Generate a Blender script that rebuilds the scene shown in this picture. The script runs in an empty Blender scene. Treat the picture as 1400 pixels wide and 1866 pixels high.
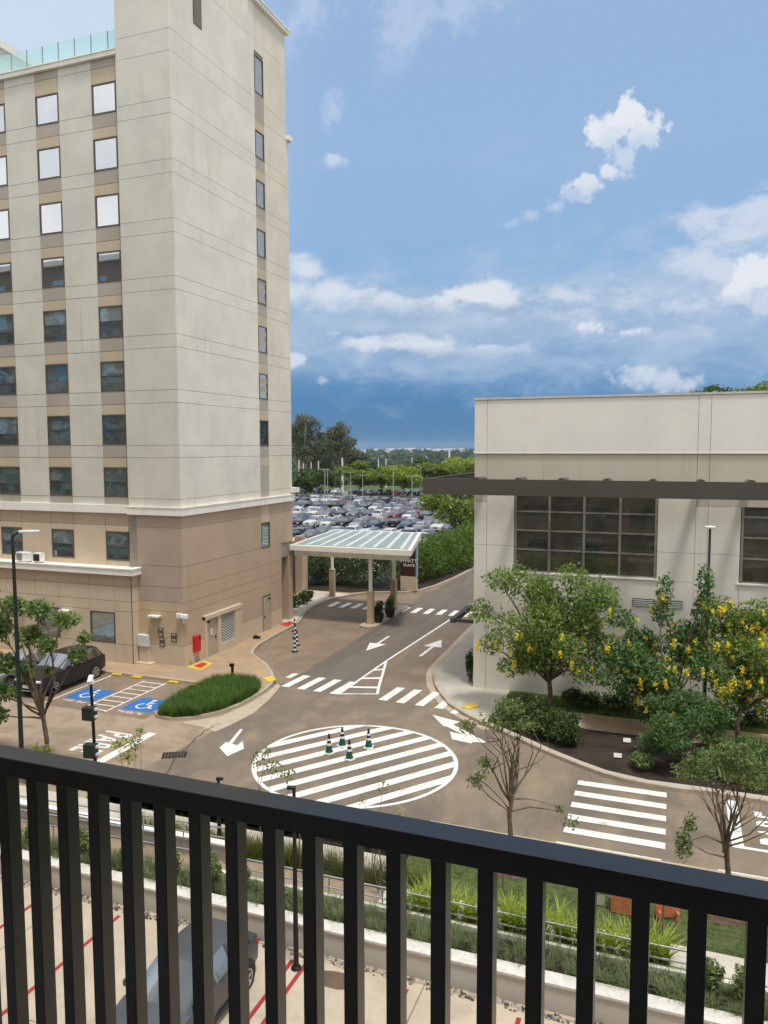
import bpy, math, random
import numpy as np
from math import radians as R, sin, cos, pi, sqrt, atan2
from mathutils import Vector, Matrix

S = bpy.context.scene
COL = S.collection
EYE = 12.3
PITCH, ROLL, YAW = 0.0823767492, 0.00267791, 0.359247134   # down, roll, turned to -X

# ------------------------------------------------------------------ camera
cam = bpy.data.objects.new('camera', bpy.data.cameras.new('camera'))
COL.objects.link(cam)
cam.data.sensor_fit = 'HORIZONTAL'; cam.data.sensor_width = 36.0; cam.data.lens = 36.0 * 1416 / 1400
cam.data.clip_start = 0.05; cam.data.clip_end = 20000
_f = Vector((-sin(YAW), cos(YAW), 0)); _r = Vector((cos(YAW), sin(YAW), 0)); _u = Vector((0, 0, 1))
_f2 = _f * cos(PITCH) - _u * sin(PITCH); _u2 = _u * cos(PITCH) + _f * sin(PITCH)
_r3 = _r * cos(ROLL) - _u2 * sin(ROLL); _u3 = _u2 * cos(ROLL) + _r * sin(ROLL)
cam.matrix_world = Matrix(((_r3.x, _u3.x, -_f2.x, 0), (_r3.y, _u3.y, -_f2.y, 0), (_r3.z, _u3.z, -_f2.z, EYE), (0, 0, 0, 1)))
S.camera = cam

def ray(px, py):
    return _f2 + _r3 * ((px - 700) / 1416) - _u3 * ((py - 933) / 1416)
def gp(px, py, z=0.0):
    """the point of the level z seen at a place of the photograph (survey of the site)"""
    d = ray(px, py); t = (z - EYE) / d.z
    return (d.x * t, d.y * t)

# ------------------------------------------------------------------ sun, exposure
SUN_DIR = Vector((0.24, -0.22, 1.0)).normalized()
sl = bpy.data.lights.new('sun', 'SUN'); sl.energy = 2.4; sl.angle = R(8.0); sl.color = (1.0, 0.95, 0.86)
so = bpy.data.objects.new('sun', sl); COL.objects.link(so)
so.rotation_euler = SUN_DIR.to_track_quat('Z', 'Y').to_euler()
S.view_settings.view_transform = 'Standard'; S.view_settings.look = 'None'
S.view_settings.exposure = 0.10; S.view_settings.gamma = 1.0
S.cycles.use_denoising = True
S.cycles.max_bounces = 6; S.cycles.transparent_max_bounces = 8

# ------------------------------------------------------------------ node helper
class NT:
    def __init__(s, tree): s.t = tree; s.n = tree.nodes; s.l = tree.links
    def node(s, typ, **kw):
        n = s.n.new(typ)
        for k, v in kw.items(): setattr(n, k, v)
        return n
    def put(s, sock, v):
        if isinstance(v, (int, float)):
            try: sock.default_value = v
            except TypeError: sock.default_value = (v, v, v)
        elif isinstance(v, (tuple, list)):
            if len(v) == 3 and sock.type == 'RGBA': v = (*v, 1)
            sock.default_value = v
        else: s.l.new(v, sock)
    def math(s, op, a, b=0.0, c=0.0, clamp=False):
        n = s.node('ShaderNodeMath', operation=op, use_clamp=clamp)
        s.put(n.inputs[0], a); s.put(n.inputs[1], b); s.put(n.inputs[2], c)
        return n.outputs[0]
    def ss(s, v, a, b, to0=0.0, to1=1.0):
        n = s.node('ShaderNodeMapRange', interpolation_type='SMOOTHSTEP')
        s.put(n.inputs['Value'], v); s.put(n.inputs['From Min'], a); s.put(n.inputs['From Max'], b)
        s.put(n.inputs['To Min'], to0); s.put(n.inputs['To Max'], to1)
        return n.outputs[0]
    def mix(s, f, a, b, mode='MIX'):
        n = s.node('ShaderNodeMix', data_type='RGBA', blend_type=mode)
        s.put(n.inputs[0], f); s.put(n.inputs[6], a); s.put(n.inputs[7], b)
        return n.outputs[2]
    def comb(s, x, y, z):
        n = s.node('ShaderNodeCombineXYZ'); s.put(n.inputs[0], x); s.put(n.inputs[1], y); s.put(n.inputs[2], z); return n.outputs[0]
    def sep(s, v):
        n = s.node('ShaderNodeSeparateXYZ'); s.l.new(v, n.inputs[0]); return n.outputs
    def noise(s, vec, scale, detail=4, rough=0.55, dist=0.0, out='Fac'):
        n = s.node('ShaderNodeTexNoise'); s.put(n.inputs['Vector'], vec)
        n.inputs['Scale'].default_value = scale; n.inputs['Detail'].default_value = detail
        n.inputs['Roughness'].default_value = rough; n.inputs['Distortion'].default_value = dist
        return n.outputs[out]
    def vmul(s, v, xyz):
        n = s.node('ShaderNodeVectorMath', operation='MULTIPLY'); s.put(n.inputs[0], v); n.inputs[1].default_value = xyz; return n.outputs[0]
    def ramp(s, f, stops):
        n = s.node('ShaderNodeValToRGB'); s.put(n.inputs[0], f)
        e = n.color_ramp.elements
        while len(e) < len(stops): e.new(0.5)
        for i, (p, c) in enumerate(stops): e[i].position = p; e[i].color = (*c, 1)
        return n.outputs[0]

# ------------------------------------------------------------------ sky
W = bpy.data.worlds.new('World'); S.world = W; W.use_nodes = True
w = NT(W.node_tree); w.n.clear()
w_out = w.node('ShaderNodeOutputWorld'); w_bg = w.node('ShaderNodeBackground')
w.l.new(w_bg.outputs[0], w_out.inputs[0])
sky = w.node('ShaderNodeTexSky', sky_type='NISHITA'); sky.sun_disc = False
sky.sun_elevation = math.asin(SUN_DIR.z); sky.sun_rotation = atan2(SUN_DIR.x, SUN_DIR.y)
tc = w.node('ShaderNodeTexCoord'); D = tc.outputs['Generated']
dx, dy, dz = w.sep(D)
az = w.math('ARCTAN2', dx, dy); el = w.math('ARCSINE', dz)
def azel(px, py):
    d = ray(px, py).normalized(); return atan2(d.x, d.y), math.asin(d.z)
# clear air: storm blue on the horizon, milky higher up
EL = lambda py: azel(700, py)[1]
elf = w.ss(el, 0.0, 0.62)
n_el = w.node('ShaderNodeMapRange'); w.put(n_el.inputs['Value'], el); w.put(n_el.inputs['From Min'], 0.0); w.put(n_el.inputs['From Max'], 0.62)
air = w.ramp(n_el.outputs[0], [(0.0, (0.028, 0.185, 0.42)), (0.10, (0.040, 0.205, 0.45)), (0.27, (0.27, 0.485, 0.755)), (0.55, (0.335, 0.515, 0.765)), (0.80, (0.35, 0.515, 0.765)), (1.0, (0.64, 0.73, 0.88))])
# paler to the left, high up
lw = w.math('MULTIPLY', w.ss(az, -0.42, -0.72), w.ss(el, 0.08, 0.40))
air = w.mix(w.math('MULTIPLY', lw, 0.92), air, (0.72, 0.84, 0.97))
rw = w.math('MULTIPLY', w.ss(az, -0.15, 0.15), w.ss(el, 0.30, 0.05))
air = w.mix(w.math('MULTIPLY', rw, 0.35), air, (0.30, 0.48, 0.72))
aev = w.comb(w.math('MULTIPLY', az, 3.0), w.math('MULTIPLY', el, 11.0), 0.0)
nA = w.noise(aev, 1.3, 7, 0.6, 0.6)
nB = w.noise(w.comb(w.math('MULTIPLY', az, 7.0), w.math('MULTIPLY', el, 13.0), 5.0), 2.2, 8, 0.62, 0.3)
nC = w.noise(w.comb(az, el, 2.0), 22.0, 9, 0.6, 0.15)
nD = w.noise(w.comb(az, el, 9.0), 5.0, 6, 0.55, 0.5)
c = air
# thin high veils
veil = w.math('MULTIPLY', w.ss(nD, 0.52, 0.80), w.ss(el, 0.20, 0.40))
c = w.mix(w.math('MULTIPLY', veil, 0.35), c, (0.55, 0.68, 0.90))
def blob(c, px, py, rx, ry, noise_, amp, lo, hi, top, bottom, strength=1.0):
    a0, e0 = azel(px, py); sx, sy = rx / 1416, ry / 1416
    u = w.math('DIVIDE', w.math('SUBTRACT', az, a0), sx); v = w.math('DIVIDE', w.math('SUBTRACT', el, e0), sy)
    d = w.math('SQRT', w.math('ADD', w.math('MULTIPLY', u, u), w.math('MULTIPLY', v, v)))
    f = w.math('ADD', w.math('SUBTRACT', 1.0, d), w.math('MULTIPLY', w.math('SUBTRACT', noise_, 0.5), amp))
    m = w.ss(f, lo, hi)
    sh = w.ss(w.math('ADD', v, w.math('MULTIPLY', w.math('SUBTRACT', noise_, 0.5), 2.5)), -0.8, 0.6)
    return w.mix(w.math('MULTIPLY', m, strength), c, w.mix(sh, bottom, top))
nE = w.noise(w.comb(az, el, 4.0), 60.0, 6, 0.6, 0.1)
nF = w.math('ADD', w.math('MULTIPLY', nC, 0.65), w.math('MULTIPLY', nE, 0.35))
nS = w.noise(w.comb(w.math('MULTIPLY', az, 9.0), w.math('MULTIPLY', el, 17.0), 3.0), 1.9, 9, 0.60, 0.25)
def cloud(c, blobs, noise_, amp, lo, hi, top, bottom, strength=1.0, k=9.0):
    """one cloud: the union of soft ellipses, its edge broken up by noise, lit from above"""
    fld = None; E0 = sum(azel(b[0], b[1])[1] for b in blobs) / len(blobs); H = max(b[3] for b in blobs) / 1416
    for px, py, rx, ry in blobs:
        a0, e0 = azel(px, py)
        u = w.math('MULTIPLY', w.math('SUBTRACT', az, a0), 1416 / rx); v = w.math('MULTIPLY', w.math('SUBTRACT', el, e0), 1416 / ry)
        d = w.math('SUBTRACT', 1.0, w.math('SQRT', w.math('ADD', w.math('MULTIPLY', u, u), w.math('MULTIPLY', v, v))))
        fld = d if fld is None else w.math('SMOOTH_MAX', fld, d, 0.25)
    n0 = w.math('MULTIPLY', w.math('SUBTRACT', noise_, 0.5), amp)
    m = w.ss(w.math('ADD', fld, n0), lo, hi)
    vv = w.math('MULTIPLY', w.math('SUBTRACT', el, E0), 1 / H)
    sh = w.ss(w.math('ADD', vv, w.math('MULTIPLY', n0, 1.1)), -0.9, 0.55)
    return w.mix(w.math('MULTIPLY', m, strength), c, w.mix(sh, bottom, top))
WH, GR = (0.92, 0.94, 0.97), (0.46, 0.58, 0.76)
# pale layered veil over the lower middle, then brighter banks in it
flat = w.math('MULTIPLY', w.ss(el, EL(705), EL(625)), w.ss(el, EL(498), EL(552)))
flat = w.math('MULTIPLY', flat, w.ss(nS, 0.24, 0.50, 0.55, 0.95))
c = w.mix(flat, c, w.mix(w.ss(nB, 0.36, 0.66), (0.31, 0.46, 0.64), (0.52, 0.645, 0.78)))
c = cloud(c, [(980, 600, 480, 120), (1250, 590, 330, 150), (640, 575, 220, 85)], nS, 2.6, -0.35, 0.95, (0.50, 0.63, 0.80), (0.23, 0.40, 0.66), 0.9)
c = cloud(c, [(860, 540, 100, 30), (770, 552, 130, 26), (920, 560, 60, 30), (700, 575, 150, 26)], nS, 3.2, 0.0, 0.75, (0.86, 0.89, 0.92), (0.30, 0.44, 0.64), 0.95)
c = cloud(c, [(590, 545, 95, 40), (660, 560, 150, 36), (560, 492, 45, 22), (580, 590, 90, 26)], nS, 2.8, -0.25, 0.75, (0.78, 0.84, 0.90), (0.36, 0.52, 0.72), 0.92)
c = cloud(c, [(720, 600, 230, 30), (900, 600, 160, 26)], nB, 2.6, -0.2, 1.0, (0.50, 0.62, 0.76), (0.30, 0.44, 0.62), 0.75)
c = cloud(c, [(650, 622, 70, 20), (740, 632, 110, 20), (850, 645, 140, 20)], nS, 3.4, 0.0, 0.75, (0.80, 0.85, 0.90), (0.28, 0.43, 0.65), 0.9)
c = cloud(c, [(1040, 540, 110, 28), (1090, 575, 150, 30), (980, 585, 120, 32)], nS, 3.2, 0.0, 0.95, (0.72, 0.79, 0.88), (0.32, 0.47, 0.69), 0.85)
c = cloud(c, [(1000, 660, 280, 36), (800, 690, 180, 20)], nS, 3.0, 0.0, 1.1, (0.40, 0.54, 0.74), (0.20, 0.37, 0.62), 0.7)
c = cloud(c, [(1370, 430, 130, 80), (1290, 500, 130, 60), (1400, 560, 190, 90), (1230, 590, 150, 50)], nB, 3.4, -0.05, 0.9, (0.72, 0.79, 0.90), (0.36, 0.51, 0.73), 0.9)
c = cloud(c, [(1390, 505, 56, 40), (1350, 535, 50, 30), (1410, 545, 90, 34)], nF, 4.2, 0.1, 0.6, WH, (0.64, 0.73, 0.84), 0.9)
c = cloud(c, [(1165, 690, 55, 30), (1215, 694, 60, 26)], nF, 4.2, 0.05, 0.8, (0.74, 0.81, 0.90), GR, 0.8)
c = cloud(c, [(1075, 600, 26, 20)], nF, 4.6, 0.05, 0.6, WH, GR, 0.85)
c = cloud(c, [(1150, 608, 44, 12)], nF, 4.6, 0.1, 0.7, WH, GR, 0.75)
c = cloud(c, [(540, 655, 46, 16), (590, 693, 18, 11)], nF, 4.2, 0.05, 0.6, (0.74, 0.82, 0.92), GR, 0.85)
# puffs
c = cloud(c, [(1140, 200, 32, 34), (1120, 228, 54, 32), (1168, 250, 42, 34), (1135, 285, 36, 34), (1106, 245, 30, 30)], nF, 3.6, 0.06, 0.42, (0.93, 0.95, 0.98), (0.64, 0.75, 0.89), 0.97)
c = cloud(c, [(1075, 335, 28, 18), (1048, 352, 34, 20), (1110, 312, 20, 18)], nF, 5.0, 0.05, 0.6, (0.86, 0.90, 0.95), (0.54, 0.67, 0.86), 0.9)
c = cloud(c, [(1012, 375, 40, 18), (970, 395, 36, 14), (930, 410, 24, 12)], nF, 5.2, 0.1, 1.0, (0.62, 0.74, 0.90), (0.46, 0.61, 0.83), 0.65)
c = cloud(c, [(608, 293, 26, 14)], nF, 5.0, 0.0, 0.8, (0.70, 0.80, 0.93), (0.55, 0.68, 0.88), 0.8)
c = cloud(c, [(612, 205, 24, 38), (596, 225, 20, 20)], nF, 5.0, 0.0, 1.1, (0.58, 0.71, 0.91), (0.48, 0.64, 0.88), 0.65)
c = cloud(c, [(800, 10, 130, 44), (755, 55, 60, 40), (715, 105, 50, 50)], nF, 4.6, -0.05, 1.0, (0.60, 0.72, 0.90), (0.46, 0.61, 0.85), 0.6)
c = cloud(c, [(560, 5, 60, 44), (530, 60, 40, 60)], nF, 4.6, -0.05, 1.0, (0.62, 0.74, 0.92), (0.48, 0.63, 0.87), 0.6)
# the bright hazy cloud deck overhead and behind the hotel
hi_ = w.math('MAXIMUM', w.ss(el, 0.60, 1.0), w.ss(dy, 0.25, -0.25))
deck = w.mix(w.ss(nD, 0.35, 0.65), (1.08, 1.09, 1.11), (1.50, 1.47, 1.42))
c = w.mix(w.math('MULTIPLY', hi_, 0.95), c, deck)
side = w.math('MULTIPLY', w.ss(az, 0.16, 0.45), w.ss(dy, -0.2, 0.2))
c = w.mix(w.math('MULTIPLY', side, 0.8), c, (0.85, 0.90, 0.98))
nish = w.mix(1.0, sky.outputs[0], (0.10, 0.10, 0.10), 'MULTIPLY')
below = w.ss(el, 0.0, -0.03)
final = w.mix(1.0, w.mix(0.88, nish, c), (0.90, 0.90, 0.92), 'MULTIPLY')
w.l.new(final, w_bg.inputs['Color']); w_bg.inputs['Strength'].default_value = 1.0

# ------------------------------------------------------------------ mesh builder
WL = {}           # world location of every root
class MB:
    def __init__(s): s.v = []; s.f = []; s.m = []
    def add(s, vs, fs, m=0):
        o = len(s.v); s.v += [tuple(p) for p in vs]
        s.f += [tuple(i + o for i in f) for f in fs]; s.m += [m] * len(fs); return s
    def box(s, x0, x1, y0, y1, z0, z1, m=0):
        x0, x1 = min(x0, x1), max(x0, x1); y0, y1 = min(y0, y1), max(y0, y1); z0, z1 = min(z0, z1), max(z0, z1)
        return s.add([(x0, y0, z0), (x1, y0, z0), (x1, y1, z0), (x0, y1, z0), (x0, y0, z1), (x1, y0, z1), (x1, y1, z1), (x0, y1, z1)],
                     [(3, 2, 1, 0), (4, 5, 6, 7), (0, 1, 5, 4), (1, 2, 6, 5), (2, 3, 7, 6), (3, 0, 4, 7)], m)
    def obox(s, c, sx, sy, sz, rz=0.0, m=0, tilt=0.0):
        M = Matrix.Rotation(rz, 3, 'Z') @ Matrix.Rotation(tilt, 3, 'X'); vs = []
        for z in (-.5, .5):
            for x, y in ((-.5, -.5), (.5, -.5), (.5, .5), (-.5, .5)):
                vs.append(Vector(c) + M @ Vector((x * sx, y * sy, z * sz)))
        return s.add(vs, [(3, 2, 1, 0), (4, 5, 6, 7), (0, 1, 5, 4), (1, 2, 6, 5), (2, 3, 7, 6), (3, 0, 4, 7)], m)
    def prism(s, poly, z0, z1, m=0):
        a = sum(p[0] * q[1] - q[0] * p[1] for p, q in zip(poly, poly[1:] + poly[:1]))
        if a < 0: poly = poly[::-1]
        n = len(poly)
        return s.add([(x, y, z0) for x, y in poly] + [(x, y, z1) for x, y in poly],
                     [tuple(range(n))[::-1], tuple(range(n, 2 * n))] + [(i, (i + 1) % n, n + (i + 1) % n, n + i) for i in range(n)], m)
    def sheet(s, poly, z, m=0):
        a = sum(p[0] * q[1] - q[0] * p[1] for p, q in zip(poly, poly[1:] + poly[:1]))
        if a < 0: poly = poly[::-1]
        return s.add([(x, y, z) for x, y in poly], [tuple(range(len(poly)))], m)
    def rect(s, x0, x1, y0, y1, z, m=0): return s.sheet([(x0, y0), (x1, y0), (x1, y1), (x0, y1)], z, m)
    def line(s, pts, wd, z, m=0):
        L = []; Rr = []
        for i, p in enumerate(pts):
            a = pts[max(0, i - 1)]; b = pts[min(len(pts) - 1, i + 1)]
            d = Vector((b[0] - a[0], b[1] - a[1])).normalized() * wd / 2
            L.append((p[0] - d.y, p[1] + d.x, z)); Rr.append((p[0] + d.y, p[1] - d.x, z))
        n = len(pts)
        return s.add(L + Rr, [(n + i, n + i + 1, i + 1, i) for i in range(n - 1)], m)
    def tube(s, pts, rad, n=8, m=0, cap=True):
        pts = [Vector(p) for p in pts]
        if isinstance(rad, (int, float)): rad = [rad] * len(pts)
        rings = []; ref = Vector((0.31, 0.17, 0.93))
        for i, p in enumerate(pts):
            d = (pts[min(len(pts) - 1, i + 1)] - pts[max(0, i - 1)]).normalized()
            a = d.cross(Vector((1, 0, 0)) if abs(d.z) > 0.9 else Vector((0, 0, 1))).normalized(); b = d.cross(a)
            rings.append([p + (a * cos(2 * pi * k / n) + b * sin(2 * pi * k / n)) * rad[i] for k in range(n)])
        vs = [q for r_ in rings for q in r_]
        fs = [(i * n + k, i * n + (k + 1) % n, (i + 1) * n + (k + 1) % n, (i + 1) * n + k) for i in range(len(pts) - 1) for k in range(n)]
        if cap: fs += [tuple(range(n))[::-1], tuple((len(pts) - 1) * n + k for k in range(n))]
        return s.add(vs, fs, m)
    def lathe(s, c, prof, n=16, m=0, axis='z'):
        vs = []
        for r_, h in prof:
            for k in range(n):
                a = 2 * pi * k / n
                p = (r_ * cos(a), r_ * sin(a), h) if axis == 'z' else (h, r_ * cos(a), r_ * sin(a))
                vs.append((c[0] + p[0], c[1] + p[1], c[2] + p[2]))
        fs = [(i * n + k, i * n + (k + 1) % n, (i + 1) * n + (k + 1) % n, (i + 1) * n + k) for i in range(len(prof) - 1) for k in range(n)]
        return s.add(vs, fs, m)
    def build(s, name, mats, parent=None, label=None, sharp=35, bevel=0.0, local=False):
        me = bpy.data.meshes.new(name)
        o = Vector((0, 0, 0))
        if parent is not None and not local: o = WL.get(parent.name, o)
        me.from_pydata([(v[0] - o.x, v[1] - o.y, v[2] - o.z) for v in s.v], [], s.f)
        mats = mats if isinstance(mats, (list, tuple)) else [mats]
        for mt in mats: me.materials.append(mt)
        if len(mats) > 1: me.polygons.foreach_set('material_index', s.m)
        me.polygons.foreach_set('use_smooth', [True] * len(me.polygons)); me.set_sharp_from_angle(angle=R(sharp))
        me.update()
        ob = bpy.data.objects.new(name, me); COL.objects.link(ob)
        if parent is not None: ob.parent = parent; WL[ob.name] = o
        else: WL[ob.name] = Vector((0, 0, 0))
        if label: ob['label'] = label
        if bevel:
            b = ob.modifiers.new('bevel', 'BEVEL'); b.width = bevel; b.segments = 2; b.limit_method = 'ANGLE'; b.angle_limit = R(40)
        return ob

def np_mesh(name, V, Fq, mats, parent=None, midx=None, nside=4):
    """big meshes straight from arrays: V (n,3), Fq (m,nside)"""
    me = bpy.data.meshes.new(name)
    V = np.asarray(V, np.float32); Fq = np.asarray(Fq, np.int32)
    if parent is not None:
        o = WL.get(parent.name, Vector((0, 0, 0))); V = V - np.array([o.x, o.y, o.z], np.float32)
    me.vertices.add(len(V)); me.vertices.foreach_set('co', V.ravel())
    m = len(Fq); me.loops.add(m * nside); me.loops.foreach_set('vertex_index', Fq.ravel())
    me.polygons.add(m); me.polygons.foreach_set('loop_start', np.arange(m, dtype=np.int32) * nside)
    for mt in (mats if isinstance(mats, (list, tuple)) else [mats]): me.materials.append(mt)
    if midx is not None: me.polygons.foreach_set('material_index', midx)
    me.update(calc_edges=True); me.validate()
    ob = bpy.data.objects.new(name, me); COL.objects.link(ob)
    if parent is not None: ob.parent = parent; WL[ob.name] = WL.get(parent.name, Vector((0, 0, 0)))
    return ob

def tag(o, label, cat, group=None, kind=None):
    if label: o['label'] = label
    if cat: o['category'] = cat
    if group: o['group'] = group
    if kind: o['kind'] = kind
    return o
def thing(name, label, cat, loc=(0, 0, 0), group=None):
    o = bpy.data.objects.new(name, None); COL.objects.link(o); o.location = loc; o.empty_display_size = 0.2
    WL[o.name] = Vector(loc); return tag(o, label, cat, group)
def struct(name, mb, mats, parent=None, kind='structure'):
    o = mb.build(name, mats, parent)
    if parent is None: o['kind'] = kind
    return o
def copy_tree(o, parent=None):
    c_ = o.copy(); COL.objects.link(c_)
    if parent is not None: c_.parent = parent
    for ch in o.children: copy_tree(ch, c_)
    return c_

# ------------------------------------------------------------------ materials
def new_mat(name):
    m = bpy.data.materials.new(name); m.use_nodes = True
    t = NT(m.node_tree); b = m.node_tree.nodes['Principled BSDF']
    return m, t, b
def bump(t, b, h, strength, dist=0.02):
    n = t.node('ShaderNodeBump'); n.inputs['Strength'].default_value = strength; n.inputs['Distance'].default_value = dist
    t.put(n.inputs['Height'], h); t.l.new(n.outputs[0], b.inputs['Normal'])
def obj_co(t): return t.node('ShaderNodeTexCoord').outputs['Object']
def plain(name, col, rough=0.6, metal=0.0, var=0.12, scale=3.0, spec=0.4):
    m, t, b = new_mat(name)
    n = t.noise(obj_co(t), scale, 5)
    k = t.ss(n, 0.3, 0.7, 1 - var, 1 + var)
    t.put(b.inputs['Base Color'], t.mix(1.0, col, t.comb(k, k, k), 'MULTIPLY'))
    b.inputs['Roughness'].default_value = rough; b.inputs['Metallic'].default_value = metal
    b.inputs['Specular IOR Level'].default_value = spec
    return m
def plaster(name, col, dirt=(0.55, 0.50, 0.42), amount=0.35, mott=0.07):
    m, t, b = new_mat(name); co = obj_co(t)
    st = t.noise(t.vmul(co, (1.6, 1.6, 0.10)), 1.5, 6, 0.65)
    st2 = t.noise(t.vmul(co, (6, 6, 0.3)), 1.0, 4, 0.6)
    mo = t.noise(co, 0.45, 5, 0.6); fine = t.noise(co, 9.0, 4)
    k = t.math('ADD', t.ss(mo, 0.25, 0.75, 1 - mott, 1 + mott), t.ss(fine, 0.3, 0.7, -0.012, 0.012))
    base = t.mix(1.0, col, t.comb(k, k, k), 'MULTIPLY')
    s_ = t.math('MULTIPLY', t.ss(st, 0.50, 0.78), t.ss(st2, 0.35, 0.75))
    dcol = t.mix(1.0, base, dirt, 'MULTIPLY')
    t.put(b.inputs['Base Color'], t.mix(t.math('MULTIPLY', s_, amount), base, dcol))
    b.inputs['Roughness'].default_value = 0.85; b.inputs['Specular IOR Level'].default_value = 0.25
    bump(t, b, fine, 0.05, 0.01)
    return m
def paving(name, a, b_, c_, s0=0.18, rough=0.85, fine=30, streak=None, joints=None):
    m, t, b = new_mat(name); co = obj_co(t)
    co2 = t.vmul(co, streak) if streak else co
    n1 = t.noise(co2, s0, 8, 0.68, 1.2); n2 = t.noise(co2, s0 * 5, 6, 0.6); n3 = t.noise(co, fine, 3, 0.7)
    base = t.mix(t.ss(n1, 0.36, 0.62), a, b_)
    base = t.mix(t.math('MULTIPLY', t.ss(n2, 0.45, 0.75), 0.6), base, c_)
    k = t.ss(n3, 0.2, 0.8, 0.82, 1.18)
    base = t.mix(1.0, base, t.comb(k, k, k), 'MULTIPLY')
    if joints:
        br = t.node('ShaderNodeTexBrick'); br.inputs['Scale'].default_value = 1.0
        br.inputs['Brick Width'].default_value = joints[0]; br.inputs['Row Height'].default_value = joints[1]
        br.inputs['Mortar Size'].default_value = joints[2]; br.offset = joints[3]
        br.inputs['Color1'].default_value = (1, 1, 1, 1); br.inputs['Color2'].default_value = (0.86, 0.84, 0.82, 1); br.inputs['Mortar'].default_value = (joints[4],) * 3 + (1,)
        t.l.new(co, br.inputs['Vector'])
        base = t.mix(1.0, base, br.outputs['Color'], 'MULTIPLY')
    t.put(b.inputs['Base Color'], base); b.inputs['Roughness'].default_value = rough
    b.inputs['Specular IOR Level'].default_value = 0.3
    bump(t, b, n3, 0.25, 0.01)
    return m
def road_paint(name, col, wear=0.5):
    m, t, b = new_mat(name); co = obj_co(t)
    n = t.noise(co, 1.2, 8, 0.72); n2 = t.noise(co, 14, 4, 0.7)
    f = t.math('MULTIPLY', t.ss(n, 0.50, 0.72), t.ss(n2, 0.40, 0.60))
    k = t.ss(t.noise(co, 5, 4), 0.3, 0.7, 0.9, 1.04)
    t.put(b.inputs['Base Color'], t.mix(t.math('MULTIPLY', f, wear), t.mix(1.0, col, t.comb(k, k, k), 'MULTIPLY'), (0.2, 0.17, 0.13)))
    b.inputs['Roughness'].default_value = 0.7
    return m
def leafy(name, c1, c2, trans=0.3, rough=0.5, yellow=None):
    m, t, b = new_mat(name)
    g = t.node('ShaderNodeNewGeometry'); r_ = g.outputs['Random Per Island']
    n = t.noise(obj_co(t), 0.9, 3)
    f = t.math('ADD', t.math('MULTIPLY', r_, 0.6), t.math('MULTIPLY', t.math('SUBTRACT', n, 0.3), 0.9), clamp=True)
    col = t.mix(f, c1, c2)
    if yellow: col = t.mix(t.ss(r_, 0.93, 0.95), col, yellow)
    t.put(b.inputs['Base Color'], col); b.inputs['Roughness'].default_value = rough
    b.inputs['Specular IOR Level'].default_value = 0.3
    tr = t.node('ShaderNodeBsdfTranslucent'); t.put(tr.inputs['Color'], t.mix(1.0, col, (1.5, 1.6, 0.7), 'MULTIPLY'))
    mx = t.node('ShaderNodeMixShader'); mx.inputs[0].default_value = trans
    t.l.new(b.outputs[0], mx.inputs[1]); t.l.new(tr.outputs[0], mx.inputs[2])
    t.l.new(mx.outputs[0], t.n['Material Output'].inputs['Surface'])
    return m
def reflect_glass(name, refl, tint, inner, rough=0.02, wav=0.004, fk=1.0, room=1.0):
    """coated window glass: a dark room behind a mirror coat"""
    m, t, b = new_mat(name); co = obj_co(t)
    oi = t.node('ShaderNodeObjectInfo').outputs['Random']
    va = t.math('MULTIPLY', t.math('POWER', oi, 2.0), 2.2 * room)
    sh = t.comb(t.math('MULTIPLY', oi, 37.0), t.math('MULTIPLY', oi, 91.0), 0.0)
    av = t.node('ShaderNodeVectorMath', operation='ADD'); t.l.new(co, av.inputs[0]); t.l.new(sh, av.inputs[1])
    pat = t.ss(t.noise(t.vmul(av.outputs[0], (1.0, 1.0, 1.7)), 1.0, 4, 0.6, 0.8), 0.42, 0.60)  # blotches painted into the pane colour for dim interiors and reflections
    k_ = t.math('ADD', 0.6, t.math('ADD', va, t.math('MULTIPLY', pat, 1.6 * room)))
    t.put(b.inputs['Base Color'], t.mix(1.0, inner, t.comb(k_, k_, k_), 'MULTIPLY'))
    b.inputs['Roughness'].default_value = 0.25
    gl = t.node('ShaderNodeBsdfGlossy'); gl.inputs['Color'].default_value = (*tint, 1); gl.inputs['Roughness'].default_value = rough
    n = t.node('ShaderNodeBump'); n.inputs['Strength'].default_value = 0.25; n.inputs['Distance'].default_value = wav
    t.put(n.inputs['Height'], t.noise(co, 0.9, 2)); t.l.new(n.outputs[0], gl.inputs['Normal'])
    fr = t.node('ShaderNodeFresnel'); fr.inputs[0].default_value = 1.5
    f = t.math('ADD', refl, t.math('MULTIPLY', fr.outputs[0], (1 - refl) * fk), clamp=True)
    mx = t.node('ShaderNodeMixShader'); t.put(mx.inputs[0], f)
    t.l.new(b.outputs[0], mx.inputs[1]); t.l.new(gl.outputs[0], mx.inputs[2])
    t.l.new(mx.outputs[0], t.n['Material Output'].inputs['Surface'])
    return m
def car_paint(name, col, metal=0.3):
    m, t, b = new_mat(name)
    k = t.ss(t.noise(obj_co(t), 1.5, 4), 0.3, 0.7, 0.93, 1.07)
    t.put(b.inputs['Base Color'], t.mix(1.0, col, t.comb(k, k, k), 'MULTIPLY'))
    b.inputs['Metallic'].default_value = metal; b.inputs['Roughness'].default_value = 0.38
    b.inputs['Coat Weight'].default_value = 0.18; b.inputs['Coat Roughness'].default_value = 0.06
    return m
M = {}
M['render'] = plaster('pale_render', (0.775, 0.735, 0.65), (0.70, 0.63, 0.52), 0.75, 0.08)
M['render2'] = plaster('warm_pale_render', (0.72, 0.665, 0.555), (0.72, 0.66, 0.56), 0.75, 0.08)
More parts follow.
